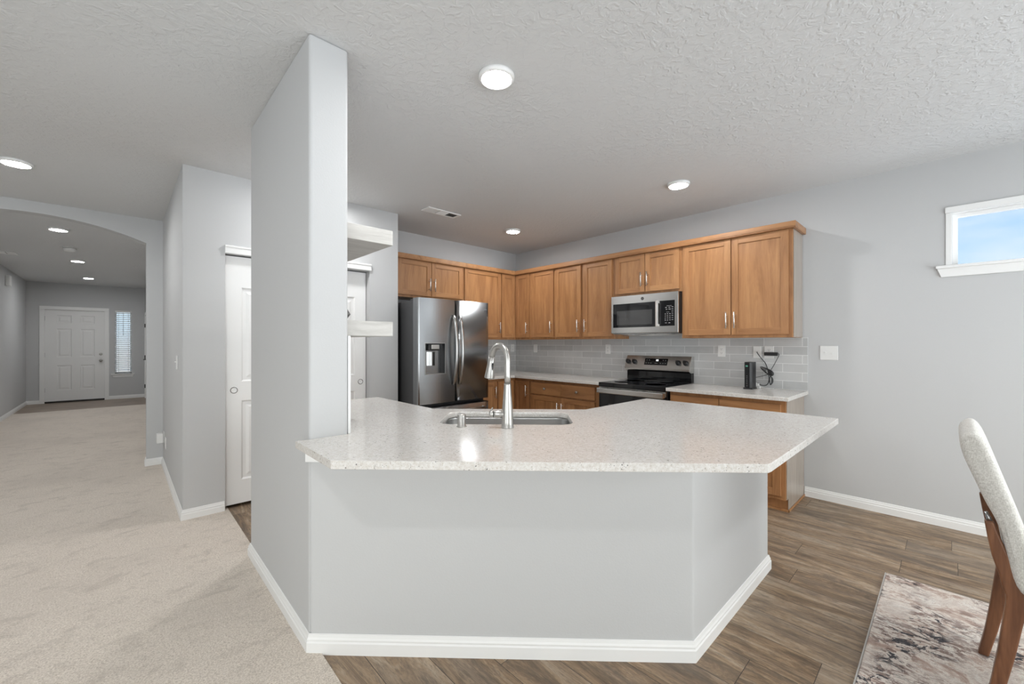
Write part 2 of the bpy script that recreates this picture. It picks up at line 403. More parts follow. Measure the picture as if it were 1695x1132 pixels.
S_('wall_hall_right', MB().slab('x', .45, .57, YA + .13, 14, 0, H, [(12.95, 13.76, -1, 2.06)]))
S_('wall_hall_end', MB().slab('y', 14.0, 14.13, -1.64, .57, 0, H, [(-1.255, -.275, -1, 2.14), (-.105, .2, .62, 2.165)]))
S_('wall_hall_filler', MB().box(.465, .60, YA, YA + .13, 0, H))
S_('wall_left', MB().slab('x', XW - .12, XW, YS, YA, 0, H, [ADDED_WESTWIN]))
S_('wall_front', MB().slab('y', YS - .12, YS, XW - .12, 4.6, 0, H, [SLIDER, LIVWIN]))
# pillar wall and the half wall that carries the peninsula
mb = MB(); mb.prism([(PX0, PY1), (PX0, PY0), (PX1, PY0), (PX1, PY1)], 'z', 0, H)
S_('wall_pillar', mb, bev=.014, seg=4)
SUM = 2.55; P1 = (1.79, SUM - 1.79); t_ = .115 * math.tan(R(22.5))
mb = MB(); mb.prism([(PX0 + .002, PY0 - .001), P1, (2.85, P1[1]), (2.85, P1[1] + .115), (P1[0] + t_, P1[1] + .115), (PX0 + .165, PY0 - .001)], 'z', 0, .906)
S_('wall_peninsula', mb, bev=.012, seg=3)
# cleat under the overhang
d = Vector((1, -1)).normalized(); nrm = Vector((-1, -1)).normalized()
a = Vector((PX0 + .004, PY0 - .002)); b = Vector((P1[0], P1[1])); o1 = nrm * .020
mb = MB(); q = [a - d*.012, b, b + o1, a - d*.012 + o1]
mb.prism([(p.x, p.y) for p in q], 'z', .846, .9075); S_('trim_1', mb, 'trim_white')

BP = [(0, 0), (.014, 0), (.014, .050), (.010, .056), (.011, .064), (.007, .072), (.004, .084), (0, .086)]
def base(name, path): S_(name, MB().sweep(path, BP), 'trim_white')
base('baseboard_pillar', [(PX1, PY1), (PX0, PY1), (PX0, PY0), P1, (2.85, P1[1]), (2.85, P1[1] + .05)])
base('baseboard_closet', [(arc[0][0], YA + .13), (arc[0][0], YA), (.345, YA), (.345, YC), (.612, YC)])
base('baseboard_right', [(XR, .899), (XR, YS + .01)])
base('baseboard_hall', [(-1.52, YA + .13), (-1.52, 14), (-1.325, 14)])
base('baseboard_entry', [(-.207, 14), (.45, 14), (.45, 13.83)])
base('baseboard_alcove', [(1.84, YC), (2.147, YC), (2.147, 4.6)])

# ------------------------------------------------------------------ doors of the shell
def panel_face(mb, P, u0, u1, z0, z1, t, panels):
    """door leaf: P(u, depth, z) -> xyz; raised-and-fielded panels sunk in the front"""
    us = sorted({u0, u1, *[p[0] for p in panels], *[p[1] for p in panels]}); zs = sorted({z0, z1, *[p[2] for p in panels], *[p[3] for p in panels]})
    def V(u, w, z): return mb.bm.verts.new(P(u, w, z))
    for a, b in zip(us, us[1:]):
        for c, e in zip(zs, zs[1:]):
            mu, mz = (a+b)/2, (c+e)/2
            if any(p[0] < mu < p[1] and p[2] < mz < p[3] for p in panels): continue
            mb.face([V(a, 0, c), V(b, 0, c), V(b, 0, e), V(a, 0, e)])
    for p in panels:
        rings = []
        for off, w in ((0, 0), (.012, .011), (.034, .011), (.056, .003)):
            rings.append([V(p[0]+off, w, p[2]+off), V(p[1]-off, w, p[2]+off), V(p[1]-off, w, p[3]-off), V(p[0]+off, w, p[3]-off)])
        for r0, r1 in zip(rings, rings[1:]):
            for i in range(4): mb.face([r0[i], r0[(i+1) % 4], r1[(i+1) % 4], r1[i]])
        mb.face(rings[-1])
    q = [(u0, z0), (u1, z0), (u1, z1), (u0, z1)]
    for i in range(4):
        (a, c), (b, e) = q[i], q[(i+1) % 4]; mb.face([V(a, 0, c), V(b, 0, e), V(b, t, e), V(a, t, c)])
    mb.face([V(*((u, t, z))) for u, z in q][::-1])
    bmesh.ops.remove_doubles(mb.bm, verts=mb.bm.verts[:], dist=1e-5)
    return mb
# front door
mb = MB(); pn = []
for a, b in ((-1.065, -.830), (-.690, -.452)): pn += [(a, b, 1.83, 2.008), (a, b, 1.045, 1.695), (a, b, .285, .856)]
panel_face(mb, lambda u, w, z: (u, 14.03 + w, z), -1.2545, -.2755, .041, 2.1385, .045, pn)
dr = struct(mb.build('door_1', 'door_white'))
c = MB(); c.box(-1.325, -1.247, 13.982, 14.0285, 0, 2.131, 0, .003); c.box(-.283, -.205, 13.982, 14.0285, 0, 2.131, 0, .003); c.box(-1.325, -.205, 13.982, 14.0285, 2.1312, 2.205, 0, .003)
S_('trim_2', c, 'trim_white')
S_('trim_3', MB().box(-1.255, -.275, 13.99, 14.12, 0, .04), 'bronze')
for z in (1.106, .951):
    k = MB().lathe([(.032, 0), (.032, -.006), (.012, -.010), (.012, -.035), (.026, -.042), (.030, -.055), (.024, -.068), (0, -.072)] if z < 1 else [(.030, 0), (.030, -.010), (.02, -.014), (0, -.014)], (-.349, 14.03, z), 20, 0, (0, 1, 0))
    k.build('deadbolt' if z > 1 else 'door_knob', 'nickel', dr)
for z in (.3, 1.1, 1.93): MB().box(-1.262, -1.244, 14.018, 14.032, z - .05, z + .05).build('hinge', 'chrome_dark', dr)
# hall side door
mb = MB(); panel_face(mb, lambda u, w, z: (.4505 + w, u, z), 12.952, 13.758, .02, 2.058, .035, [(13.06, 13.31, 1.1, 1.9), (13.40, 13.65, 1.1, 1.9), (13.06, 13.31, .25, .95), (13.40, 13.65, .25, .95)])
dr = struct(mb.build('door_2', 'door_white'))
c = MB(); c.box(.432, .4495, 12.88, 12.968, 0, 2.042, 0, .003); c.box(.432, .4495, 13.742, 13.83, 0, 2.042, 0, .003); c.box(.432, .4495, 12.88, 13.83, 2.0422, 2.12, 0, .003); S_('trim_4', c, 'trim_white')
k = MB(); k.cyl((.445, 13.05, .98), (.39, 13.05, .98), .011); k.tube([(.395, 13.05, .98), (.392, 13.09, .982), (.392, 13.16, .98)], .009); k.build('lever_handle', 'bronze', dr)
for z in (.3, 1.02, 1.8): MB().box(.428, .446, 13.735, 13.76, z - .045, z + .045).build('hinge', 'bronze', dr)
# closet sliding doors
S_('trim_5', MB().box(.613, 1.848, YC - .016, YC + .002, 2.098, 2.150, 0, .003).box(.613, 1.848, YC - .022, YC + .002, 2.146, 2.162, 0, .003), 'trim_white')
for nm, x0, x1, y, px in (('door_3', .622, 1.245, YC + .035, .682), ('door_4', 1.205, 1.828, YC + .078, 1.772)):
    mb = MB(); panel_face(mb, lambda u, w_, z: (u, y + w_, z), x0, x1, .030, 2.085, .034, [(x0 + .112, x1 - .112, 1.045, 1.83), (x0 + .112, x1 - .112, .225, .885)])
    dr = struct(mb.build(nm, 'door_white'))
    k = MB(); k.lathe([(.027, .002), (.027, -.003), (.023, -.004), (.021, .0005), (0, .0005)], (px, y, .975), 24, 0, (0, 1, 0)); k.build('finger_pull', 'chrome_dark', dr, smooth=False)

# ------------------------------------------------------------------ windows
# transom on the right wall: frame, sill, apron, pane
y0, y1, z0, z1 = TR
f = MB(); xo = XR
f.box(xo - .003, xo + .14, y1 - .012, y1 + .004, z0 + .0005, z1 - .004); f.box(xo - .003, xo + .14, y0 - .004, y0 + .014, z0 + .0005, z1 - .004); f.box(xo - .003, xo + .14, y0 - .004, y1 + .004, z1 - .0038, z1 + .004)
f.box(xo - .014, xo - .0032, y0 - .03, y1 + .026, z1 + .001, z1 + .044, 0, .004)
f.box(xo - .007, xo - .0034, y1 - .006, y1 + .022, z0 + .001, z1, 0, .001)
f.box(xo + .04, xo + .075, y1 - .040, y1 - .0125, z0 + .001, z1 - .031); f.box(xo + .04, xo + .075, y0 + .0145, y0 + .042, z0 + .001, z1 - .031); f.box(xo + .04, xo + .075, y0 + .0145, y1 - .0125, z1 - .0308, z1 - .0045)
wf = struct(f.build('window_1', 'trim_white'))
s_ = MB(); s_.box(xo - .034, xo + .14, y0 - .08, y1 + .074, z0 - .022, z0, 0, .006)
q = [(y1 + .066, z0 - .022), (y0 - .072, z0 - .022), (y0 - .05, z0 - .084), (y1 + .045, z0 - .084)]
s_.prism(q, 'x', xo - .016, xo)
s_.build('window_sill', 'trim_white', wf)
MB().box(xo + .055, xo + .059, y0 + .03, y1 - .03, z0, z1 - .015).build('window_pane', 'pane_transom', wf)
# entry sidelight window
f = MB(); a0, a1, b0, b1 = -.105, .2, .62, 2.165
f.box(a0, a0 + .03, 14.05, 14.10, b0, b1); f.box(a1 - .03, a1, 14.05, 14.10, b0, b1); f.box(a0, a1, 14.05, 14.10, b1 - .03, b1); f.box(a0, a1, 14.05, 14.10, b0, b0 + .03)
wf = struct(f.build('window_2', 'trim_white'))
MB().box(a0 + .02, a1 - .02, 14.073, 14.077, b0 + .02, b1 - .02).build('window_pane', 'pane_clear', wf)
s_ = MB(); s_.box(-.172, .25, 13.955, 14.05, .598, .62, 0, .005); s_.prism([(-.16, .598), (.238, .598), (.215, .535), (-.137, .535)], 'y', 13.985, 14.0); s_.build('window_sill', 'trim_white', wf)
# sliding glass doors and living-room window behind the camera
for i, (x0, x1, z0, z1) in ((3, SLIDER), (4, LIVWIN)):
    f = MB(); yy = YS - .08
    for xx in (x0, (x0 + x1) / 2 - .03, x1 - .06): f.box(xx, xx + .06, yy, yy + .05, z0, z1)
    f.box(x0, x1, yy, yy + .05, z0, z0 + .06); f.box(x0, x1, yy, yy + .05, z1 - .06, z1)
    wf = struct(f.build('window_%d' % i, 'trim_white'))
    MB().box(x0 + .03, x1 - .03, yy + .023, yy + .027, z0 + .03, z1 - .03).build('window_pane', 'pane_clear', wf)
f = MB(); y0, y1, z0, z1 = ADDED_WESTWIN  # frame and pane of the added west window, out of view
for yy in (y0, (y0 + y1) / 2 - .03, y1 - .06): f.box(XW - .09, XW - .04, yy, yy + .06, z0, z1)
f.box(XW - .09, XW - .04, y0, y1, z0, z0 + .06); f.box(XW - .09, XW - .04, y0, y1, z1 - .06, z1)
wf = struct(f.build('window_5', 'trim_white'))
MB().box(XW - .067, XW - .063, y0 + .03, y1 - .03, z0 + .03, z1 - .03).build('window_pane', 'pane_clear', wf)
# blind on the sidelight
t = thing('window_blind', (.047, 14.02, 2.14), 'white horizontal slat blind lowered over narrow window beside the front door', 'blind')
MB().box(-.104, .199, 14.004, 14.045, 2.118, 2.163, 0, .004).build('headrail', 'trim_white', t)
mb = MB()
for i in range(30):
    z = 2.095 - i * .0478
    mb.prism([(14.006, z - .0135), (14.040, z + .010), (14.040, z + .0125), (14.006, z - .011)], 'x', -.101, .196)
mb.build('slats', 'blind_vinyl', t)
MB().box(-.101, .196, 14.01, 14.04, .645, .668, 0, .004).build('bottom_rail', 'trim_white', t)
mb = MB()
for x in (-.04, .135): mb.cyl((x, 14.003, 2.12), (x, 14.003, .655), .0035, n=6)
mb.build('ladder_cord', 'trim_white', t)
MB().cyl((.045, 13.998, 2.12), (.045, 13.998, 1.55), .004, n=8).build('tilt_wand', 'keypad_grey', t)

# ------------------------------------------------------------------ cabinets
class Frame:
    """u to the right along the front, w out of the wall, z up"""
    def __init__(s, kind): s.k = kind; s.hg = 'maple_y' if kind == 'right' else 'maple_x'
    def P(s, u, w, z): return (XR - w, -u, z) if s.k == 'right' else (u, YF - w, z)     # right wall: u = -y
    def box(s, mb, u0, u1, w0, w1, z0, z1, mi=0, bev=0.0):
        a, b = s.P(u0, w0, z0), s.P(u1, w1, z1); mb.box(a[0], b[0], a[1], b[1], z0, z1, mi, bev)
FR, FB = Frame('right'), Frame('back')
def shaker(fr, u0, u1, w, z0, z1, parent, name='door', sw=.057):
    mb = MB(); t = .020
    fr.box(mb, u0, u0 + sw, w, w + t, z0, z1, 0, .0018); fr.box(mb, u1 - sw, u1, w, w + t, z0, z1, 0, .0018)
    fr.box(mb, u0 + sw, u1 - sw, w, w + t, z0, z0 + sw, 1, .0018); fr.box(mb, u0 + sw, u1 - sw, w, w + t, z1 - sw, z1, 1, .0018)
    fr.box(mb, u0 + sw - .004, u1 - sw + .004, w + .002, w + t - .0105, z0 + sw - .004, z1 - sw + .004, 0)
    return mb.build(name, ['maple_z', fr.hg], parent)
def bar(fr, u, w, zc, parent, ln=.150):
    mb = MB(); mb.cyl(fr.P(u, w + .032, zc - ln/2), fr.P(u, w + .032, zc + ln/2), .0062, n=12)
    for dz in (-.048, .048): mb.cyl(fr.P(u, w, zc + dz), fr.P(u, w + .032, zc + dz), .0045, n=10)
    return mb.build('handle', 'handle_satin', parent)
def knob(fr, u, w, z, parent):
    mb = MB(); a = Vector(fr.P(u, w, z)); n = (Vector(fr.P(u, w + 1, z)) - a)
    mb.lathe([(.009, 0), (.006, .004), (.006, .014), (.0155, .018), (.016, .024), (.012, .029), (0, .030)], a, 18, 0, n)
    return mb.build('knob', 'nickel', parent)
ZB, ZT = 1.416, 2.345                     # upper carcass
def upper(fr, u0, u1, z0, label, doors, group='upper cabinets along the kitchen walls', lam=None):
    """doors: (u0, u1, handle u or None)"""
    t = thing('upper_cabinet', fr.P((u0 + u1) / 2, 0, z0), label, 'cabinet', group)
    mb = MB(); fr.box(mb, u0 + .0006, u1 - .0006, .004, .322, z0, ZT)
    mb.build('carcass', 'maple_z', t)
    if lam is not None:
        s = MB(); fr.box(s, lam - .0002, lam + .003, .006, .302, z0 + .002, ZT); s.build('side_panel', 'cabinet_laminate', t)
    zt = 2.334
    for a, b, h in doors:
        d = shaker(fr, a, b, .3222, z0 + .027, zt, t)
        if h: bar(fr, h, .3422, z0 + .027 + .060 + .075, d)
    return t
upper(FR, -1.868, -.918, ZB, 'tall double-door wood upper cabinet at the exposed end of the run, above the router', [(-1.848, -1.404, -1.436), (-1.397, -.946, -1.365)], lam=-.918)
upper(FR, -2.662, -1.868, 1.893, 'short double-door wood upper cabinet directly above the microwave', [(-2.641, -2.272, -2.303), (-2.265, -1.894, -2.234)])
upper(FR, -3.556, -2.662, ZB, 'wide wood upper cabinet just left of the microwave, its two doors split by a stile', [(-3.536, -3.131, -3.163), (-3.086, -2.686, -3.054)])
upper(FR, -3.995, -3.556, ZB, 'narrow single-door wood upper cabinet between the corner cabinet and the wide pair', [(-3.974, -3.574, -3.606)])
# corner cabinet: one L-shaped body, one door on each wall
t = thing('upper_cabinet', (4.25, 4.4, ZB), 'wood corner upper cabinet with a narrow folding door on each wall', 'cabinet', 'upper cabinets along the kitchen walls')
mb = MB(); mb.prism([(XR - .004, YF - .004), (3.846, YF - .004), (3.846, YF - .322), (XR - .322, YF - .322), (XR - .322, 3.9955), (XR - .004, 3.9955)], 'z', ZB, ZT)
mb.build('carcass', 'maple_z', t)
d = shaker(FR, -4.283, -4.016, .3222, ZB + .027, 2.334, t); bar(FR, -4.05, .3422, ZB + .162, d)
shaker(FB, 3.857, 4.108, .3222, ZB + .027, 2.334, t)
upper(FB, 3.200, 3.845, ZB, 'single wide-door wood upper cabinet partly hidden behind the refrigerator top', [(3.216, 3.832, 3.80)])
upper(FB, 2.150, 3.199, 1.898, 'short double-door wood upper cabinet above the refrigerator', [(2.268, 2.716, 2.685), (2.722, 3.181, 2.753)])
# crown band
mb = MB(); ZC = ZT + .0005
pr = [(XR - .004, YF - .004), (2.151, YF - .004), (2.151, YF - .372), (XR - .372, YF - .372), (XR - .372, .888), (XR - .004, .888)]
mb.prism(pr, 'z', ZC, 2.391)
mb.box(XR - .372, XR - .346, .888, YF - .346, 2.3352, ZC); mb.box(2.151, XR - .3722, YF - .372, YF - .346, 2.3352, ZC); mb.box(XR - .3458, XR - .004, .888, .914, 2.3352, ZC)
cr = mb.build('cabinet_crown', 'maple_y', None, .003); tag(cr, 'continuous flat wood crown band capping the upper cabinets', 'crown moulding')

# base cabinets
def base_cab(fr, u0, u1, label, doors=(), drawers=(), body=None, end=None):
    t = thing('base_cabinet', fr.P((u0 + u1) / 2, .3, 0), label, 'cabinet', 'base cabinets along the kitchen walls')
    mb = MB(); fr.box(mb, u0 + .0006, u1 - .0006, .004, .590, .105, .9065); fr.box(mb, u0 + .0006, u1 - .0006, .004, .522, 0.0, .105)
    mb.build('carcass', 'maple_z', t)
    for a, b, h in doors:
        z1 = .705 if drawers else .872
        d = shaker(fr, a, b, .5904, .135, z1, t)
        if h: bar(fr, h, .6104, z1 - .135, d)
    for a, b in drawers:
        s = MB(); fr.box(s, a, b, .5904, .6104, .722, .872, 0, .003); dw = s.build('drawer', fr.hg, t); knob(fr, (a + b) / 2, .6104, .797, dw)
    if end is not None:
        s = MB(); y = -end
        s.prism([(XR - .006, 0), (XR - .006, .9065), (XR - .572, .9065), (XR - .572, .105), (XR - .525, .105), (XR - .525, 0)], 'y', y - .0004, y - .0034); s.build('side_panel', 'cabinet_laminate', t)
        s = MB(); s.box(XR - .545, XR - .006, y - .013, y - .0036, 0, .017, 0, .003); s.box(XR - .545, XR - .525, y - .013, 1.862, 0, .017, 0, .003); s.build('shoe_strip', 'maple_x', t)
    return t
base_cab(FR, -1.866, -.906, 'wood base cabinet at the end of the run beside the bare wall, drawers over doors', [(-1.852, -1.413, -1.444), (-1.407, -.938, -1.376)], [(-1.852, -1.413), (-1.407, -.938)], end=-.906)
base_cab(FR, -3.742, -2.648, 'wood base cabinet left of the range, two knobbed drawers over two doors', [(-3.722, -3.226, -3.257), (-3.219, -2.728, -3.188)], [(-3.722, -3.226), (-3.219, -2.728)])
t = thing('base_cabinet', (4.2, 4.3, 0), 'wood corner base cabinet with a full-height door on each wall', 'cabinet', 'base cabinets along the kitchen walls')
mb = MB(); q = [(XR - .004, YF - .004), (3.536, YF - .004), (3.536, YF - .59), (XR - .59, YF - .59), (XR - .59, 3.7426), (XR - .004, 3.7426)]
mb.prism(q, 'z', .105, .9065); q = [(a if a > 4 or a < 3.6 else a + .068, b if b > 4.2 or b < 3.8 else b + .068) for a, b in q]; mb.prism(q, 'z', 0, .105)
mb.build('carcass', 'maple_z', t)
d = shaker(FR, -4.018, -3.756, .5904, .135, .872, t); bar(FR, -3.790, .6104, .745, d)
shaker(FB, 3.548, 3.838, .5904, .135, .872, t)
base_cab(FB, 3.150, 3.5355, 'narrow wood base cabinet tucked between refrigerator and corner', [(3.166, 3.522, 3.488)])
# peninsula cabinets facing the kitchen, behind the half wall
t = thing('base_cabinet', (2.5, 1.2, 0), 'wood base cabinets inside the peninsula under the quartz top, doors towards the kitchen', 'cabinet', 'base cabinets along the kitchen walls')
mb = MB(); mb.box(2.20, 2.84, P1[1] + .118, 1.56, .1, .9065); mb.box(2.20, 2.84, P1[1] + .118, 1.50, 0, .1); mb.build('carcass', 'maple_z', t)
for a, b in ((2.21, 2.515), (2.525, 2.83)):
    mb = MB(); mb.box(a, b, 1.5604, 1.58, .13, .872, 0, .002); mb.build('door', 'maple_z', t)
t = thing('base_cabinet', (1.1, 2.7, 0), 'wood base cabinet inside the peninsula along the tall pillar wall', 'cabinet', 'base cabinets along the kitchen walls')
mb = MB(); mb.box(PX1 + .004, 1.42, 2.35, 3.07, .1, .9065); mb.box(PX1 + .016, 1.36, 2.35, 3.07, 0, .1); mb.build('carcass', 'maple_z', t)
for a, b in ((2.36, 2.705), (2.715, 3.06)):
    mb = MB(); mb.box(1.4204, 1.44, a, b, .13, .872, 0, .002); mb.build('door', 'maple_z', t)

# ------------------------------------------------------------------ worktops
ZC0, ZC1 = .908, .940
mb = MB()
# notch follows the pillar end; kitchen edge bends round the diagonal sink
poly = [(.553, 1.962), (.553, 1.542), (1.655, .440), (1.680, .437), (2.950, .437), (2.950, 1.612), (2.172, 1.612), (1.479, 2.305), (1.479, 3.11), (PX1 + .002, 3.11), (PX1 + .002, PY0 - .002), (.60, PY0 - .002)]
mb.prism(poly, 'z', ZC0, ZC1)
top = mb.build('peninsula_countertop', 'quartz'); tag(top, 'angled white speckled quartz peninsula top with undermount sink cutout', 'countertop')
u = Vector((1, -1, 0)).normalized(); n = Vector((1, 1, 0)).normalized()
def UN(t, k, z): return u * t + n * k + Vector((0, 0, z))
ST0, ST1, SN0, SN1 = -.455, .262, 2.168, 2.560
def rrect(t0, t1, n0, n1, r, z, k=8):
    out = []
    for cx_, cy_, a0 in ((t1 - r, n1 - r, 0), (t0 + r, n1 - r, 90), (t0 + r, n0 + r, 180), (t1 - r, n0 + r, 270)):
        for i in range(k + 1):
            a = R(a0 + 90 * i / k); out.append(UN(cx_ + r * math.cos(a), cy_ + r * math.sin(a), z))
    return out
cm = MB(); rings = [[cm.bm.verts.new(p) for p in rrect(ST0, ST1, SN0, SN1, .075, z)] for z in (.85, 1.0)]; cm.loft(rings); bmesh.ops.recalc_face_normals(cm.bm, faces=cm.bm.faces[:])
cutter = cm.build('cutter', 'quartz'); cut(top, cutter)
b = top.modifiers.new('bevel', 'BEVEL'); b.width = .0025; b.segments = 2; b.limit_method = 'ANGLE'; b.angle_limit = R(40)
mb = MB(); mb.prism([(XR - .004, .872), (XR - .004, 1.871), (XR - .67, 1.871), (XR - .67, .872)], 'z', ZC0, ZC1)
tag(mb.build('side_countertop', 'quartz', None, .0025), 'short white quartz worktop between the range and the bare wall, under the router', 'countertop')
mb = MB(); mb.prism([(XR - .004, 2.642), (XR - .004, YF - .004), (3.145, YF - .004), (3.145, YF - .665), (XR - .665, YF - .665), (XR - .665, 2.642)], 'z', ZC0, ZC1)
tag(mb.build('corner_countertop', 'quartz', None, .0025), 'L-shaped white quartz worktop in the far corner, from refrigerator to range', 'countertop')
# tiled splashbacks
mb = MB(); mb.box(XR - .010, XR - .0005, .876, YF - .011, ZC1 + .0005, ZB - .0005); o = mb.build('tile_backsplash', 'tile_y'); tag(o, 'grey glazed brick-pattern tile backsplash behind the range', 'backsplash')
mb = MB(); mb.box(3.145, XR - .0005, YF - .010, YF - .0005, ZC1 + .0005, ZB - .0005); o = mb.build('tile_backsplash', 'tile_x'); tag(o, 'grey glazed tile backsplash on the refrigerator wall, mostly behind the faucet', 'backsplash')
t = thing('tile_backsplash', (PX1, 2.5, ZC1), 'tile splashback with white edge strip on the kitchen side of the pillar, below the shelf', 'backsplash')
MB().box(PX1 + .0005, PX1 + .010, PY0 + .012, PY1 - .01, ZC1 + .0005, 1.400).build('tiles', 'tile_y', t)
MB().box(PX1 + .0005, PX1 + .012, PY0 + .003, PY0 + .012, ZC1 + .0005, 1.400).build('edge_strip', 'trim_white', t)

# ------------------------------------------------------------------ sink, faucet, air gap
t = thing('kitchen_sink', UN(-.1, 2.36, ZC0), 'undermount stainless sink set diagonally in the peninsula top', 'sink')
mb = MB(); rg = []
for off, r, z in ((.03, .10, ZC0 - .001), (-.004, .079, ZC0 - .001), (-.004, .079, ZC0 - .012), (.004, .07, .73), (.03, .06, .705), (.16, .03, .698)):
    rg.append([mb.bm.verts.new(p) for p in rrect(ST0 - (off if off == .03 and z > .9 else -off), ST1 + (off if off == .03 and z > .9 else -off), SN0 - (off if off == .03 and z > .9 else -off), SN1 + (off if off == .03 and z > .9 else -off), r, z)])
for a, b_ in zip(rg, rg[1:]):
    k = len(a)
    for i in range(k):
        f = mb.face([a[i], a[(i+1) % k], b_[(i+1) % k], b_[i]])
        if f: f.smooth = True
mb.face(rg[-1]); mb.build('basin', 'brushed_steel', t)
mb = MB(); mb.lathe([(.055, .001), (.05, .004), (.038, .002), (.036, -.012), (0, -.012)], UN(-.1, 2.40, .698), 24); mb.build('drain', 'nickel', t)
FC = (-.083, 2.088)
t = thing('kitchen_faucet', UN(*FC, ZC1), 'tall brushed nickel pull-down kitchen faucet arching over the sink', 'faucet')
mb = MB(); B = UN(*FC, 0)
mb.lathe([(.032, ZC1), (.032, ZC1 + .004), (.030, ZC1 + .006), (.0295, ZC1 + .04), (.027, ZC1 + .09), (.021, ZC1 + .165), (.0175, ZC1 + .215), (.0175, ZC1 + .222)], B, 28); mb.build('body', 'nickel', t)
sd = (u * -.105 + n * .135).normalized(); reach = .145; pts = []
z_s = ZC1 + .222; z_top = 1.352
for i in range(4): pts.append(B + Vector((0, 0, z_s + (z_top - .075 - z_s) * i / 3)))
rr = reach / 2
for i in range(1, 15):
    a = math.pi * i / 14 * .93; pts.append(B + sd * (rr - rr * math.cos(a)) + Vector((0, 0, z_top - .075 + .075 * math.sin(a))))
mb = MB(); mb.tube(pts, .0155, 16); mb.build('spout', 'nickel', t)
e = pts[-1]; dn = (pts[-1] - pts[-2]).normalized(); dn = (dn * .5 + Vector((0, 0, -1)) + sd * .16).normalized()
mb = MB(); mb.loft([mb.ring(e + dn * k, dn, r, 22) for k, r in ((0, .0160), (.03, .0175), (.08, .0225), (.112, .0265), (.116, .0265), (.116, .022))]); mb.build('spray_head', 'nickel', t)
s_ = sd.cross(Vector((0, 0, 1)))
mb = MB(); q = e + dn * .055 - sd * .016; mb.cyl(q - dn * .02, q + dn * .028, .006, n=10); mb.build('spray_button', 'black_plastic', t)
hz = ZC1 + .068; hd = -u
mb = MB(); mb.loft([mb.ring(B + hd * k + Vector((0, 0, hz)), hd, r, 20) for k, r in ((.0, .021), (.055, .0185), (.068, .0185))]); mb.build('handle_socket', 'nickel', t)
mb = MB(); mb.loft([mb.ring(B + hd * k + Vector((0, 0, hz)), hd, r, 20) for k, r in ((.068, .017), (.072, .017))]); mb.build('collar_ring', 'black_plastic', t)
mb = MB(); mb.loft([mb.ring(B + hd * k + Vector((0, 0, hz)), hd, r, 20) for k, r in ((.072, .0185), (.088, .0185), (.092, .014))]); mb.cyl(B + hd * .081 + Vector((0, 0, hz + .014)), B + hd * .078 + n * .03 + Vector((0, 0, hz + .026)), .0055, .0045, 10); mb.build('lever', 'nickel', t)
mb = MB(); mb.lathe([(.0255, 0), (.0255, .004), (.0215, .006), (.0215, .058), (.019, .064), (0, .066)], UN(-.318, 2.104, ZC1), 26)
tag(mb.build('air_gap_cap', 'nickel'), 'short nickel air gap cylinder on the quartz to the left of the faucet', 'air gap')

# ------------------------------------------------------------------ refrigerator
FX0, FX1, FY, FZ = 2.190, 3.128, 3.705, 1.832
t = thing('refrigerator', ((FX0 + FX1) / 2, 4.2, 0), 'stainless french-door refrigerator with dispenser standing in the alcove', 'refrigerator')
MB().box(FX0 + .006, FX1 - .006, 3.815, 4.61, .02, 1.805, 0, .006).build('body', 'dark_grey', t)
for x in (FX0 + .05, FX1 - .05): MB().box(x - .03, x + .03, 3.79, 3.90, 1.8052, 1.826, 0, .004).build('hinge_cover', 'dark_grey', t)
XS = 2.660; DX = (2.268, 2.508, 1.045, 1.363)
def fdoor(x0, x1, z0, z1, name, bulge=.012, seg=14):
    """gently bowed steel front, rounded outer edges"""
    mb = MB(); fr = []
    prof = [(x0, 3.805), (x0, FY + .022), (x0 + .006, FY + .008), (x0 + .018, FY)]
    prof += [(x0 + .018 + (x1 - x0 - .036) * i / seg, FY - bulge * math.sin(math.pi * i / seg)) for i in range(1, seg)]
    prof += [(x1 - .018, FY), (x1 - .006, FY + .008), (x1, FY + .022), (x1, 3.805)]
    mb.prism(prof, 'z', z0, z1); o = mb.build(name, 'fridge_steel', t)
    for p in o.data.polygons: p.use_smooth = abs(p.normal.z) < .5 and p.normal.y < -.2
    return o
dl = fdoor(FX0, XS - .003, .735, FZ, 'door', .010)
cm = MB(); cm.box(DX[0], DX[1], FY - .03, FY + .065, DX[2], DX[3]); cut(dl, cm.build('cutter', 'fridge_steel'))
for p in dl.data.polygons: p.use_smooth = False
d2 = fdoor(XS + .003, FX1, .735, FZ, 'door', .010)
fz = fdoor(FX0, FX1, .06, .690, 'freezer_drawer', .010)
MB().box(FX0 + .004, FX1 - .004, FY + .012, 3.81, .6903, .6935).build('drawer_cap', 'black_plastic', fz)
MB().box(FX0 + .01, FX1 - .01, 3.80, 3.815, .69, .735).build('door_gasket', 'black_plastic', t)
MB().box(FX0 + .02, FX1 - .02, 3.80, 3.84, 0.0, .058).build('kick_plate', 'black_plastic', t)
mb = MB(); mb.tube([(FX0 + .10, FY - .006, .635), (FX0 + .11, FY - .055, .637), (FX0 + .3, FY - .068, .64), (FX1 - .3, FY - .068, .64), (FX1 - .11, FY - .055, .637), (FX1 - .10, FY - .006, .635)], .013, 12); mb.build('handle', 'brushed_steel', fz)
for dd, xh in ((dl, XS - .040), (d2, XS + .040)):
    mb = MB(); pts = []
    for i in range(17):
        k = i / 16; pts.append((xh, FY - .010 - .062 * math.sin(math.pi * k) ** .6, .915 + .755 * k))
    rings = []
    for i, p in enumerate(pts):
        k = i / 16; hx, hy = .017, .010 + .003 * math.sin(math.pi * k)
        rings.append([mb.bm.verts.new((p[0] + hx * math.cos(a), p[1] + hy * math.sin(a), p[2])) for a in [2 * math.pi * j / 14 for j in range(14)]])
    mb.loft(rings); mb.build('handle', 'brushed_steel', dd)
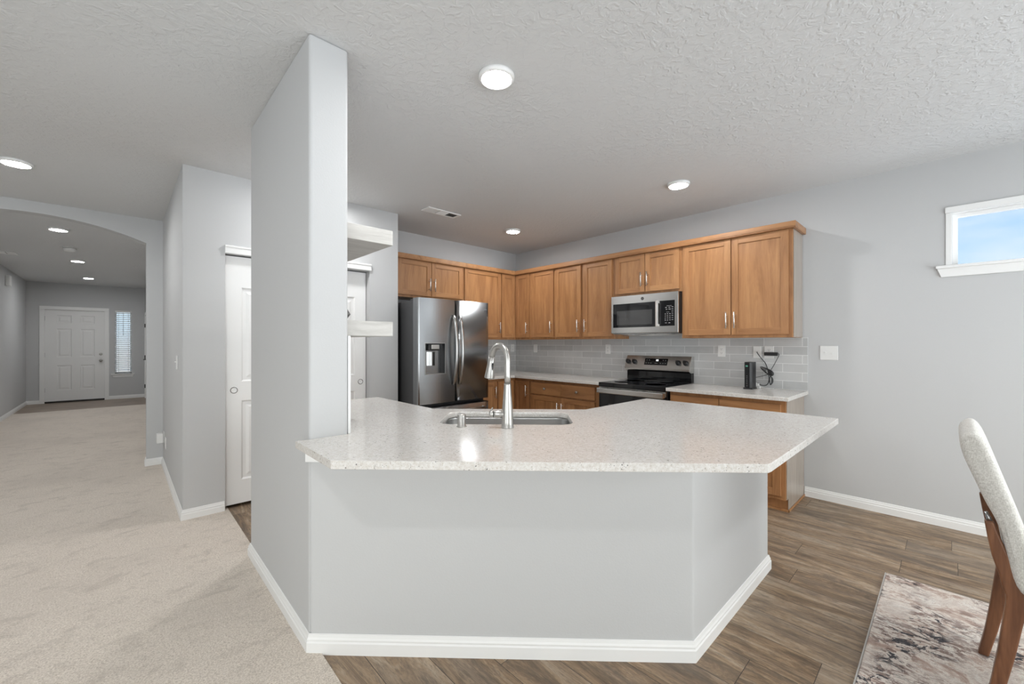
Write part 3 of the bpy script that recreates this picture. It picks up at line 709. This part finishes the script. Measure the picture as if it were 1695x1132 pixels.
# dispenser recess
x0, x1, z0, z1 = DX
mb = MB(); mb.box(x0, x1, FY + .058, FY + .066, z0, z1); mb.box(x0, x0 + .004, FY - .004, FY + .06, z0, z1); mb.box(x0, x1, FY - .004, FY + .06, z0, z0 + .006)
dsp = mb.build('dispenser', 'chrome_dark', dl)
mb = MB(); mb.box(x1 - .004, x1, FY - .004, FY + .06, z0, z1); mb.box(x0, x1, FY - .004, FY + .06, z1 - .006, z1); mb.build('dispenser_liner', 'black_plastic', dl)
mb = MB(); f_ = .005
for a, b, c, d in ((x0 - f_, x1 + f_, z1, z1 + f_), (x0 - f_, x1 + f_, z0 - f_, z0), (x0 - f_, x0, z0, z1), (x1, x1 + f_, z0, z1)): mb.box(a, b, FY - .012, FY + .004, c, d)
mb.build('dispenser_frame', 'brushed_steel', dl)
mb = MB(); mb.box(x0 + .05, x1 - .055, FY + .012, FY + .058, z1 - .075, z1 - .006, 0, .008); mb.build('dispenser_spout', 'black_plastic', dl)
mb = MB(); mb.box(x0 + .085, x1 - .06, FY + .006, FY + .013, z1 - .060, z1 - .014, 0, .003); mb.build('dispenser_button', 'nickel', dl)
mb = MB(); mb.prism([(x0 + .055 + .10 * i / 8, FY + .056 - .022 * math.sin(math.pi * i / 8)) for i in range(9)], 'z', z0 + .085, z1 - .090); mb.build('dispenser_paddle', 'brushed_steel', dl)
lettering('SAMSUNG', .022, 'keypad_grey', 'lettering', d2, (FX1 - .085, FY - .0035, 1.752), (1, 0, 0), (0, 0, 1))

# ------------------------------------------------------------------ range
RY0, RY1 = 1.878, 2.638; RX = 3.805
t = thing('range', (4.1, (RY0 + RY1) / 2, 0), 'freestanding stainless electric range with black glass cooktop', 'range')
MB().box(RX + .02, 4.435, RY0, RY1, .03, .894).build('body', 'black_plastic', t)
MB().box(RX - .014, 4.37, RY0 - .001, RY1 + .001, .895, .943, 0, .006).build('cooktop', 'black_gloss', t)
for x, y, r in ((3.97, 2.07, .105), (3.97, 2.45, .085), (4.22, 2.07, .075), (4.22, 2.45, .105)):
    mb = MB(); mb.lathe([(r, .9432), (r + .002, .9434), (r + .004, .9432)], (x, y, 0), 40); mb.build('burner_ring', 'dark_grey', t)
MB().box(RX - .008, RX + .02, RY0 + .002, RY1 - .002, .868, .894).box(RX - .008, RX + .02, RY0 + .002, RY1 - .002, .845, .868).build('vent_trim', 'range_steel', t)
dr = MB().box(RX - .012, RX + .02, RY0 + .002, RY1 - .002, .215, .842, 0, .004).build('oven_door', 'black_gloss', t)
MB().box(RX - .0125, RX - .0115, RY0 + .12, RY1 - .12, .36, .72).build('oven_window', 'smoked_glass', dr)
mb = MB(); mb.box(RX - .064, RX - .044, RY0 + .004, RY1 - .004, .832, .886, 0, .006)
for y in (RY0 + .012, RY1 - .012): mb.box(RX - .05, RX - .010, y - .008, y + .008, .836, .882, 0, .003)
hb = mb.build('handle', 'range_steel', dr)
for y in (2.56, 2.47, 2.41, 2.30, 2.24, 2.12): MB().box(RX - .062, RX - .047, y - .022, y + .022, .8855, .8868).build('vent_slot', 'slot_dark', hb)
MB().box(RX - .010, RX + .02, RY0 + .002, RY1 - .002, .05, .208, 0, .004).build('storage_drawer', 'range_steel', t)
for x in (3.86, 4.39):
    for y in (RY0 + .05, RY1 - .05): MB().cyl((x, y, 0), (x, y, .031), .018, n=12).build('foot', 'black_plastic', t)
# backguard
MB().box(4.372, 4.438, RY0 + .002, RY1 - .002, .9435, 1.066).build('backguard_riser', 'black_gloss', t)
mb = MB(); mb.prism([(4.438, 1.045), (4.360, 1.045), (4.318, 1.062), (4.316, 1.085), (4.378, 1.222), (4.438, 1.224)], 'y', RY0 - .002, RY1 + .002)
bgd = mb.build('control_panel', 'range_steel', t, .004)
pu = Vector((4.378 - 4.316, 0, 1.222 - 1.085)).normalized(); pn_ = Vector((-pu.z, 0, pu.x)); o0 = Vector((4.316, 0, 1.085))
def CP(y, k, d=0.0): return Vector((0, y, 0)) + o0 + pu * k + pn_ * d
def quad_slab(name, y0, y1, k0, k1, d0, d1, mat, parent):
    mb = MB(); v = [mb.bm.verts.new(CP(y, k, d)) for d in (d0, d1) for y, k in ((y0, k0), (y1, k0), (y1, k1), (y0, k1))]
    for q in ((0,1,2,3), (4,5,6,7), (0,1,5,4), (1,2,6,5), (2,3,7,6), (3,0,4,7)): mb.face([v[i] for i in q])
    return mb.build(name, mat, parent)
disp = quad_slab('display', 2.128, 2.400, .040, .118, -.001, .0012, 'black_gloss', bgd)
lettering('10', .030, 'display_white', 'clock_digits', disp, CP(2.252, .096, .0016), (0, -1, 0), pu)
for y, k in ((2.375, .098), (2.345, .098), (2.18, .098), (2.152, .098), (2.378, .062), (2.348, .062), (2.320, .062), (2.268, .062), (2.25, .062), (2.206, .062), (2.178, .062), (2.15, .062)):
    quad_slab('keypad_mark', y - .006, y + .006, k - .003, k + .003, .001, .0016, 'keypad_grey', disp)
for y in (2.605, 2.525, 2.006, 1.925):
    mb = MB(); c = CP(y, .072)
    mb.lathe([(.028, 0), (.028, .006), (.024, .008), (.0215, .030), (.018, .033), (0, .033)], c, 24, 0, pn_)
    mb.loft([[mb.bm.verts.new(c + pn_ * d_ + (pu * math.cos(.7) + Vector((0, 1, 0)) * math.sin(.7)) * a + (pu * -math.sin(.7) + Vector((0, 1, 0)) * math.cos(.7)) * b) for a, b in ((-.021, -.005), (.021, -.005), (.021, .005), (-.021, .005))] for d_ in (.030, .040)], 0, True, False)
    k = mb.build('knob', 'black_plastic', bgd)

# ------------------------------------------------------------------ microwave
MX = 4.050; MY0, MY1, MZ0, MZ1 = 1.871, 2.650, 1.470, 1.888
t = thing('microwave', (4.25, 2.26, MZ0), 'stainless over-the-range microwave mounted under the short cabinet', 'microwave')
MB().box(MX + .028, XR - .006, MY0, MY1, MZ0 + .006, MZ1, 0).build('body', 'black_plastic', t)
mb = MB(); mb.box(MX, MX + .028, MY0, MY1, MZ0 + .004, MZ1, 0, .004); fr = mb.build('front_frame', 'range_steel', t)
wd = MB().box(MX - .0022, MX + .004, 2.090, 2.622, 1.538, 1.800, 0, .001).build('door_glass', 'black_gloss', t)
MB().box(MX - .0028, MX, 2.150, 2.575, 1.566, 1.722).build('window_screen', 'smoked_glass', wd)
cp = MB().box(MX - .0024, MX + .004, 1.907, 2.068, 1.542, 1.802, 0, .001).build('control_panel', 'black_gloss', t)
mb = MB()
for r in range(4):
    for c in range(3): mb.box(MX - .0032, MX - .002, 2.004 - c * .024 - .006, 2.004 - c * .024 + .006, 1.664 - r * .021 - .0045, 1.664 - r * .021 + .0045)
mb.build('number_keys', 'keypad_grey', cp)
for i in range(7):
    z = 1.733 - i * .0215; MB().box(MX - .0032, MX - .002, 1.921, 1.938, z - .0035, z + .0035).build('function_key', 'keypad_grey', cp)
for y, z, h in ((1.998, 1.730, .009), (1.962, 1.730, .009), (1.992, 1.711, .008), (1.958, 1.711, .012), (1.998, 1.573, .009), (1.962, 1.573, .009)):
    MB().box(MX - .0032, MX - .002, y - h, y + h, z - .004, z + .004).build('function_key', 'keypad_grey', cp)
MB().box(MX - .0032, MX - .002, 1.938, 1.990, 1.744, 1.748).build('legend_line', 'keypad_grey', cp)
MB().box(MX - .0032, MX - .002, 1.962, 1.994, 1.681, 1.684).build('legend_line', 'keypad_grey', cp)
mb = MB(); mb.box(MX - .038, MX - .020, 2.070, 2.098, 1.536, 1.806, 0, .006)
for z in (1.55, 1.792): mb.box(MX - .030, MX + .002, 2.074, 2.094, z - .012, z + .012, 0, .003)
mb.build('handle', 'handle_satin', t)
mb = MB(); mb.lathe([(.0165, 0), (.0165, .0012), (.0135, .0014), (.0135, .0008), (0, .0008)], (MX, 2.262, 1.842), 28, 0, (-1, 0, 0)); lg = mb.build('emblem', 'dark_grey', fr)
lettering('GE', .015, 'nickel', 'emblem_letters', lg, (MX - .0012, 2.262, 1.842), (0, -1, 0), (0, 0, 1), .0004)
mb = MB(); mb.box(MX + .03, XR - .03, MY0 + .01, MY1 - .01, MZ0 - .004, MZ0 + .005); un = mb.build('underside', 'chrome_dark', t)
for y in (2.05, 2.47): MB().box(4.10, 4.19, y - .08, y + .08, MZ0 - .008, MZ0 - .003).build('grease_filter', 'range_steel', un)
MB().box(4.30, XR - .006, MY0 + .002, MY1 - .002, MZ0 - .022, MZ0 - .004).build('rear_vent', 'range_steel', un)

# ------------------------------------------------------------------ wall plates
def plate(loc, nrm, label, kind, w_=.072, h_=.116, group='white wall plates'):
    """nrm: 'x-' plate on a wall facing -X, 'y-' on a wall facing -Y"""
    x, y, z = loc; t = thing('wall_switch' if 'toggle' in kind or kind == 'rocker' else 'wall_outlet', loc, label, 'switch' if 'toggle' in kind or kind == 'rocker' else 'outlet', group)
    def B(u0, u1, d0, d1, z0, z1, bev=0.0):
        mb = MB()
        if nrm == 'x-': mb.box(x - d1, x - d0, y - u1, y - u0, z + z0, z + z1, 0, bev)
        else: mb.box(x + u0, x + u1, y - d1, y - d0, z + z0, z + z1, 0, bev)
        return mb
    B(-w_/2, w_/2, 0.0004, .0065, -h_/2, h_/2, .003).build('cover_plate', 'plastic_white', t)
    if kind == 'duplex':
        for dz in (-.0195, .0195):
            B(-.017, .017, .006, .0085, dz - .014, dz + .014, .002).build('socket', 'plastic_white', t)
            for du in (-.0065, .0065): B(du - .0012, du + .0012, .0083, .0088, dz - .001, dz + .008).build('slot', 'slot_dark', t)
            B(-.0022, .0022, .0083, .0088, dz - .0095, dz - .005).build('slot', 'slot_dark', t)
    elif kind == 'toggle' or kind == 'double_toggle':
        for du in ((0,) if kind == 'toggle' else (-.023, .023)):
            B(du - .005, du + .005, .006, .0075, -.012, .012).build('toggle_slot', 'plastic_white', t)
            dz = .006 if du <= 0 else -.006
            B(du - .004, du + .004, .0065, .018, dz - .004, dz + .004, .0015).build('toggle', 'plastic_white', t)
    elif kind == 'rocker':
        B(-.0165, .0165, .006, .009, -.033, .033, .002).build('rocker', 'plastic_white', t)
    elif kind == 'coax':
        mb = MB(); n_ = Vector((-1, 0, 0)); mb.lathe([(.006, .006), (.006, .009), (.0045, .009), (.0045, .016)], (x, y, z), 14, 0, n_); mb.build('coax_jack', 'nickel', t)
    return t
XB = XR - .0105
plate((XB, 4.201, 1.288), 'x-', 'small white switch plate on the tile at the far corner end, first from the corner', 'rocker')
plate((XB, 2.952, 1.289), 'x-', 'white outlet on the tile just left of the range, below the wide cabinet', 'duplex')
plate((XB, 1.601, 1.285), 'x-', 'white duplex outlet on the tile between the range and the router', 'duplex')
plate((XB, 1.276, 1.281), 'x-', 'white cable jack plate on the tile above the router', 'coax')
plate((XB, 1.176, 1.281), 'x-', 'white outlet with a black adapter plugged in, last on the tile', 'duplex', .078)
plate((XR - .0003, .725, 1.281), 'x-', 'wide double toggle switch plate on the bare painted wall', 'double_toggle', .125, .122)
plate((4.368, YF - .0105, 1.291), 'y-', 'white outlet plate on the refrigerator wall tile, behind the faucet', 'duplex')
plate((.3447, 4.445, 1.203), 'x-', 'white toggle switch on the shaded wall beside the closet, left of the pillar', 'toggle')
plate((.3447, 5.64, .32), 'x-', 'low white outlet near the archway baseboard', 'duplex')
mb = MB(); mb.box(.280, .3358, 5.86, 5.93, .285, .385, 0, .006)
t = mb.build('plug_in_device', 'plastic_white'); tag(t, 'white plug-in gadget low on the wall at the archway corner, next to the outlet', 'plug-in')
plate((.3447, 5.895, .345), 'x-', 'low white outlet hidden behind the plug-in gadget by the archway', 'duplex')

# ------------------------------------------------------------------ router, adapter and cords
t = thing('router', (4.27, 1.29, ZC1), 'upright black router standing on the short quartz worktop', 'router')
mb = MB(); mb.prism([(4.205, 1.270), (4.212, 1.312), (4.225, 1.322), (4.330, 1.322), (4.345, 1.30), (4.338, 1.262), (4.325, 1.254), (4.225, 1.256)], 'z', ZC1 + .012, 1.190)
mb.build('housing', 'black_plastic', t, .003)
MB().box(4.208, 4.342, 1.250, 1.326, ZC1 + .0005, ZC1 + .012, 0, .003).build('stand', 'black_plastic', t)
mb = MB(); mb.prism([(4.2035, 1.2745), (4.210, 1.3135), (4.212, 1.3120), (4.2062, 1.2735)], 'z', ZC1 + .02, 1.182); mb.build('front_strip', 'black_gloss', t)
MB().box(4.2012, 4.2065, 1.286, 1.304, 1.148, 1.160).build('status_light', 'green_led', t)
for i in range(6): MB().box(4.2030, 4.2075, 1.291, 1.297, 1.06 - i * .018, 1.064 - i * .018).build('led_mark', 'keypad_grey', t)
t = thing('power_adapter', (4.42, 1.16, 1.262), 'black power adapter plugged into the last tile outlet, its cord tied in a bundle', 'power adapter')
mb = MB(); mb.box(XB - .046, XB - .009, 1.100, 1.208, 1.248, 1.280, 0, .004); mb.build('plug_body', 'black_plastic', t)
def curve(pts, k=6):
    P = [Vector(p) for p in pts]; P = [P[0]] + P + [P[-1]]; out = []
    for i in range(1, len(P) - 2):
        a, b, c, d = P[i-1:i+3]
        for j in range(k):
            s = j / k; out.append(.5 * ((2*b) + (-a + c) * s + (2*a - 5*b + 4*c - d) * s*s + (-a + 3*b - 3*c + d) * s**3))
    return out + [P[-2]]
X0 = 4.405
mb = MB(); mb.tube(curve([(X0, 1.10, 1.264), (X0 - .004, 1.085, 1.258), (X0 - .005, 1.121, 1.174), (X0 - .006, 1.143, 1.130), (X0 - .004, 1.165, 1.090), (X0, 1.19, 1.068), (X0 - .01, 1.245, 1.048), (X0 - .035, 1.27, 1.043), (4.338, 1.285, 1.043)]), .0026, 8); mb.build('cord', 'black_plastic', t)
mb = MB()
for k in range(6):
    c = Vector((X0 - .012 + .004 * k, 1.196, 1.112)); a0 = R(38)
    pts = []
    for i in range(21):
        a = 2 * math.pi * i / 20; p = (math.cos(a) * (.050 - .002 * k), math.sin(a) * (.015 + .0015 * k))
        pts.append(c + Vector((math.sin(a * 2 + k) * .004, p[0] * math.cos(a0) + p[1] * math.sin(a0) - .006 * k, p[0] * math.sin(a0) - p[1] * math.cos(a0) - .004 * k)))
    mb.tube(pts, .0026, 6)
for k in range(4):
    c = Vector((X0 - .008 + .004 * k, 1.152, 1.018)); pts = []
    for i in range(17):
        a = 2 * math.pi * i / 16; pts.append(c + Vector((0, math.cos(a) * (.008 + .003 * k), math.sin(a) * (.042 - .003 * k))))
    mb.tube(pts, .0026, 6)
mb.box(X0 - .016, X0 + .004, 1.140, 1.172, 1.068, 1.110, 0, .004)
mb.build('cord_bundle', 'black_plastic', t)
t = thing('coaxial_cable', (4.42, 1.276, 1.277), 'black coaxial cable hanging from the cable jack down behind the router', 'cable')
mb = MB(); mb.tube(curve([(XB - .026, 1.272, 1.279), (XB - .030, 1.262, 1.262), (XB - .018, 1.240, 1.225), (XB - .012, 1.210, 1.184), (XB - .009, 1.192, 1.138), (XB - .008, 1.182, 1.09), (XB - .008, 1.176, 1.030), (XB - .010, 1.184, .985), (XB - .016, 1.205, .966), (XB - .03, 1.235, .968), (XB - .06, 1.265, .992), (4.338, 1.288, 1.012)]), .0034, 8); mb.build('cord', 'black_plastic', t)
mb = MB(); mb.cyl((XB - .010, 1.276, 1.281), (XB - .026, 1.272, 1.279), .0055, n=12); mb.build('connector', 'nickel', t)
t = thing('ethernet_cable', (4.40, 1.25, .96), 'short white cable with plugs lying on the quartz behind the router', 'cable')
mb = MB(); mb.tube(curve([(4.338, 1.272, .995), (4.372, 1.262, .990), (4.388, 1.25, .972), (4.392, 1.235, .955), (4.40, 1.21, .9445), (4.41, 1.17, .9438), (4.415, 1.13, .9436)]), .0032, 8); mb.build('cord', 'plastic_white', t)
mb = MB(); mb.box(4.356, 4.396, 1.232, 1.262, .9405, .956, 0, .003); mb.box(4.345, 4.372, 1.238, 1.262, .962, .986, 0, .003); mb.build('plug', 'plastic_white', t)

# ------------------------------------------------------------------ floating shelves and ornament on the kitchen side of the pillar
mb = MB(); mb.box(PX1 + .0006, 1.062, 2.055, PY1 - .005, 1.888, 1.966, 0, .003)
tag(mb.build('floating_shelf', 'limed_oak'), 'upper whitewashed wood floating shelf jutting from behind the pillar', 'shelf', 'whitewashed floating shelves')
mb = MB(); mb.box(PX1 + .0006, 1.062, 2.055, PY1 - .005, 1.402, 1.479, 0, .003)
tag(mb.build('floating_shelf', 'limed_oak'), 'lower whitewashed wood floating shelf jutting from behind the pillar, ornament on it', 'shelf', 'whitewashed floating shelves')
mb = MB(); c = Vector((.872, 2.36, 1.479)); rg = []
for z, r, tw in ((0, .045, .777), (.047, .084, .277), (.165, .014, .777)):
    rg.append([mb.bm.verts.new(c + Vector((r * math.cos(2*math.pi*(i + tw)/6), r * math.sin(2*math.pi*(i + tw)/6), z))) for i in range(6)])
for a, b in zip(rg, rg[1:]):
    for i in range(6):
        if rg.index(a) == 0: mb.face([a[i], b[i], a[(i+1) % 6]]); mb.face([a[(i+1) % 6], b[i], b[(i+1) % 6]])
        else: mb.face([a[i], a[(i+1) % 6], b[(i+1) % 6]]); mb.face([a[i], b[(i+1) % 6], b[i]])
mb.face(rg[0][::-1]); mb.face(rg[-1])
tag(mb.build('faceted_ornament', 'stone_ornament'), 'grey speckled faceted ornament peeking past the pillar on the lower shelf', 'ornament')

# ------------------------------------------------------------------ ceiling
def disc(x, y, label, r=.092, group='lit ceiling disc lights'):
    t = thing('ceiling_light', (x, y, H), label, 'light', group)
    mb = MB(); mb.lathe([(r, 0), (r, -.012), (r - .006, -.021), (r - .016, -.023), (r - .016, -.017), (r - .016, 0)], (x, y, H), 40); mb.build('trim_ring', 'trim_white', t)
    mb = MB(); mb.lathe([(r - .0165, -.012), (r - .0165, -.0195), (r - .03, -.0205), (0, -.021)], (x, y, H), 40); mb.build('diffuser', 'lamp_diffuser', t)
disc(1.406, 1.605, 'largest lit disc light, on the ceiling above the peninsula top')
disc(3.498, 1.614, 'lit disc light on the kitchen ceiling in front of the tall end cabinet')
disc(3.476, 3.666, 'small lit disc light on the kitchen ceiling near the far corner')
disc(-.579, 4.865, 'lit disc light on the ceiling before the archway, cut by the frame edge')
disc(-.545, 7.358, 'lit hallway disc light, first one behind the arch')
disc(-.520, 9.964, 'lit hallway disc light just beyond the smoke detector')
disc(-.579, .35, 'added unseen disc light on the living room ceiling behind the camera')  # out-of-view lamp added to brighten the carpet
disc(2.45, -.75, 'added unseen disc light on the dining area ceiling above the rug')  # unseen lamp added to lift the peninsula's right face and lower wall
disc(-2.60, 2.70, 'added unseen disc light on the living room ceiling near the added west window')  # unseen lamp added to brighten the left ceiling and arch wall
disc(1.33, 3.67, 'added disc light on the kitchen ceiling, unseen behind the pillar')  # assumed fourth of the kitchen grid, unseen; added for even brightness
disc(-.490, 12.407, 'smallest lit hallway disc light, close to the front door')
t = thing('smoke_detector', (-.536, 8.70, H), 'white round smoke detector on the hallway ceiling', 'smoke detector')
mb = MB(); mb.lathe([(.085, 0), (.085, -.010), (.076, -.012), (.076, 0)], (-.536, 8.7, H), 32); mb.build('mounting_base', 'plastic_white', t)
mb = MB(); mb.lathe([(.064, -.012), (.066, -.018), (.062, -.048), (.05, -.055), (0, -.056)], (-.536, 8.7, H), 32); mb.build('cover', 'plastic_white', t)
def vent(x0, x1, y0, y1, label, ang):
    t = thing('ceiling_vent', ((x0 + x1) / 2, (y0 + y1) / 2, H), label, 'vent', 'white ceiling registers'); z = H
    mb = MB(); f = .022
    for a, b, c, d in ((x0, x1, y0, y0 + f), (x0, x1, y1 - f, y1), (x0, x0 + f, y0 + f, y1 - f), (x1 - f, x1, y0 + f, y1 - f)): mb.box(a, b, c, d, z - .010, z - .0003, 0, .002)
    mb.build('frame', 'trim_white', t)
    MB().box(x0 + f, x1 - f, y0 + f, y1 - f, z - .0022, z - .0005).build('duct_opening', 'slot_dark', t)
    mb = MB(); n_ = 18; xs = [x0 + f + (x1 - x0 - 2*f) * (i + .5) / n_ for i in range(n_)]
    for i, x in enumerate(xs):
        s = .008 if i < n_ / 3 else (-.008 if i > 2 * n_ / 3 else 0)
        if s: mb.prism([(x - s - .0008, z - .003), (x - s + .0008, z - .003), (x + s + .0008, z - .012), (x + s - .0008, z - .012)], 'y', y0 + f, y1 - f)
    for k in range(4):
        y = y0 + f + (y1 - y0 - 2*f) * (k + .5) / 4; a, b = xs[n_ // 3] + .006, xs[2 * n_ // 3] - .006
        mb.prism([(y - .009, z - .003), (y - .007, z - .003), (y + .009, z - .012), (y + .007, z - .012)], 'x', a, b)
    mb.build('louvers', 'trim_white', t)
vent(2.25, 2.65, 3.60, 3.745, 'white louvered register on the kitchen ceiling near the refrigerator', 0)
vent(-1.47, -1.155, 9.68, 9.95, 'white ceiling register in the hallway at the frame edge', 0)
mb = MB(); mb.box(-1.5195, -1.462, 11.72, 11.90, 2.41, 2.60, 0, .012)
tag(mb.build('door_chime', 'plastic_white'), 'small white door chime box high on the hallway wall', 'door chime')

# ------------------------------------------------------------------ rug and dining chair
t = thing('area_rug', (2.3, -1.0, 0), 'distressed cream, brown and navy area rug under the dining chair', 'rug')
mb = MB(); mb.box(1.46, 3.285, -2.28, .262, .0005, .011, 0, .004); mb.build('pile', 'rug_abstract', t)
mb = MB()
for a, b, c, d in ((1.452, 3.292, .262, .269), (1.452, 3.292, -2.287, -2.28), (1.452, 1.46, -2.28, .262), (3.285, 3.292, -2.28, .262)): mb.box(a, b, c, d, .0005, .009, 0, .003)
mb.build('binding', 'rug_binding', t)
ZR = .0115; cx0, cx1 = 2.300, 2.765
t = thing('dining_chair', ((cx0 + cx1) / 2, -.3, ZR), 'dining chair with tall cream upholstered back and walnut legs on the rug', 'chair')
# upholstered back: side outline in (y, z), rounded over, lofted across the width
oc = [(-.205, .462), (-.150, .475), (-.131, .645), (-.112, .722), (-.090, .765), (-.072, .817), (-.050, .880), (-.029, .939), (-.020, .986), (-.025, 1.013), (-.048, 1.035), (-.067, 1.036), (-.085, 1.017), (-.101, .977), (-.138, .850), (-.176, .724), (-.205, .620), (-.232, .520), (-.240, .470)]
cen = Vector((sum(p[0] for p in oc) / len(oc), sum(p[1] for p in oc) / len(oc)))
def inset(p, k):
    i = oc.index(p); a, b = Vector(oc[i-1]), Vector(oc[(i+1) % len(oc)]); tn = (b - a).normalized(); nn = Vector((tn.y, -tn.x))
    if nn.dot(Vector(p) - cen) < 0 and False: nn = -nn
    return Vector(p) + nn * k
sg = 1 if (Vector(oc[8]) + Vector((Vector(oc[9]) - Vector(oc[7])).normalized().yx) * 0 == Vector(oc[8])) else 1
area = sum(oc[i][0] * oc[(i+1) % len(oc)][1] - oc[(i+1) % len(oc)][0] * oc[i][1] for i in range(len(oc)))
sg = -1 if area > 0 else 1                      # inward direction for inset()
mb = MB(); rings = []
for x, k in ((cx0, .024), (cx0 + .004, .011), (cx0 + .014, .003), (cx0 + .030, 0), (cx1 - .030, 0), (cx1 - .014, .003), (cx1 - .004, .011), (cx1, .024)):
    rings.append([mb.bm.verts.new((x, q.x, q.y)) for q in [inset(p, sg * k) for p in oc]])
mb.loft(rings); bk = mb.build('backrest', 'linen', t)
sb = bk.modifiers.new('sub', 'SUBSURF'); sb.levels = 2; sb.render_levels = 2
# rear legs: boomerang posts
def leg_prism(pairs, x0, x1, name):
    mb = MB(); n_ = len(pairs); rings = []
    for (yb, yf, z) in pairs:
        rings.append([mb.bm.verts.new(p) for p in ((x0, yb, z), (x1, yb, z), (x1, yf, z), (x0, yf, z))])
    mb.loft(rings, 0, True, False); o = mb.build(name, 'walnut_z', t, .006, 3, ang=25); return o
prs = [(-.080, -.112, ZR), (-.100, -.136, .124), (-.116, -.158, .247), (-.129, -.176, .371), (-.135, -.184, .428), (-.1345, -.186, .46), (-.127, -.181, .482), (-.118, -.167, .530), (-.102, -.146, .590), (-.092, -.126, .650), (-.084, -.108, .712)]
leg_prism(prs, cx0 + .012, cx0 + .047, 'rear_leg'); leg_prism(prs, cx1 - .047, cx1 - .012, 'rear_leg')
for x in (cx0 + .030, cx1 - .030):
    mb = MB(); mb.tube([(x, -.098, .704), (x, -.0945, .722), (x, -.088, .742)], [.0085, .0075, .005], 10); mb.build('bracket', 'chrome_dark', t)
fp = [(-.600, -.630, ZR), (-.592, -.634, .25), (-.585, -.638, .425)]
leg_prism(fp, cx0 + .012, cx0 + .047, 'front_leg'); leg_prism(fp, cx1 - .047, cx1 - .012, 'front_leg')
mb = MB()
for x in (cx0 + .018, cx1 - .042): mb.box(x, x + .024, -.60, -.170, .375, .430, 0, .003)
for y in (-.625, -.185): mb.box(cx0 + .047, cx1 - .047, y, y + .024, .375, .430, 0, .003)
mb.build('seat_frame', 'walnut_z', t)
mb = MB(); mb.box(cx0 + .004, cx1 - .004, -.665, -.215, .4305, .500, 0, .022, 4); mb.build('seat_cushion', 'linen', t, smooth=False)
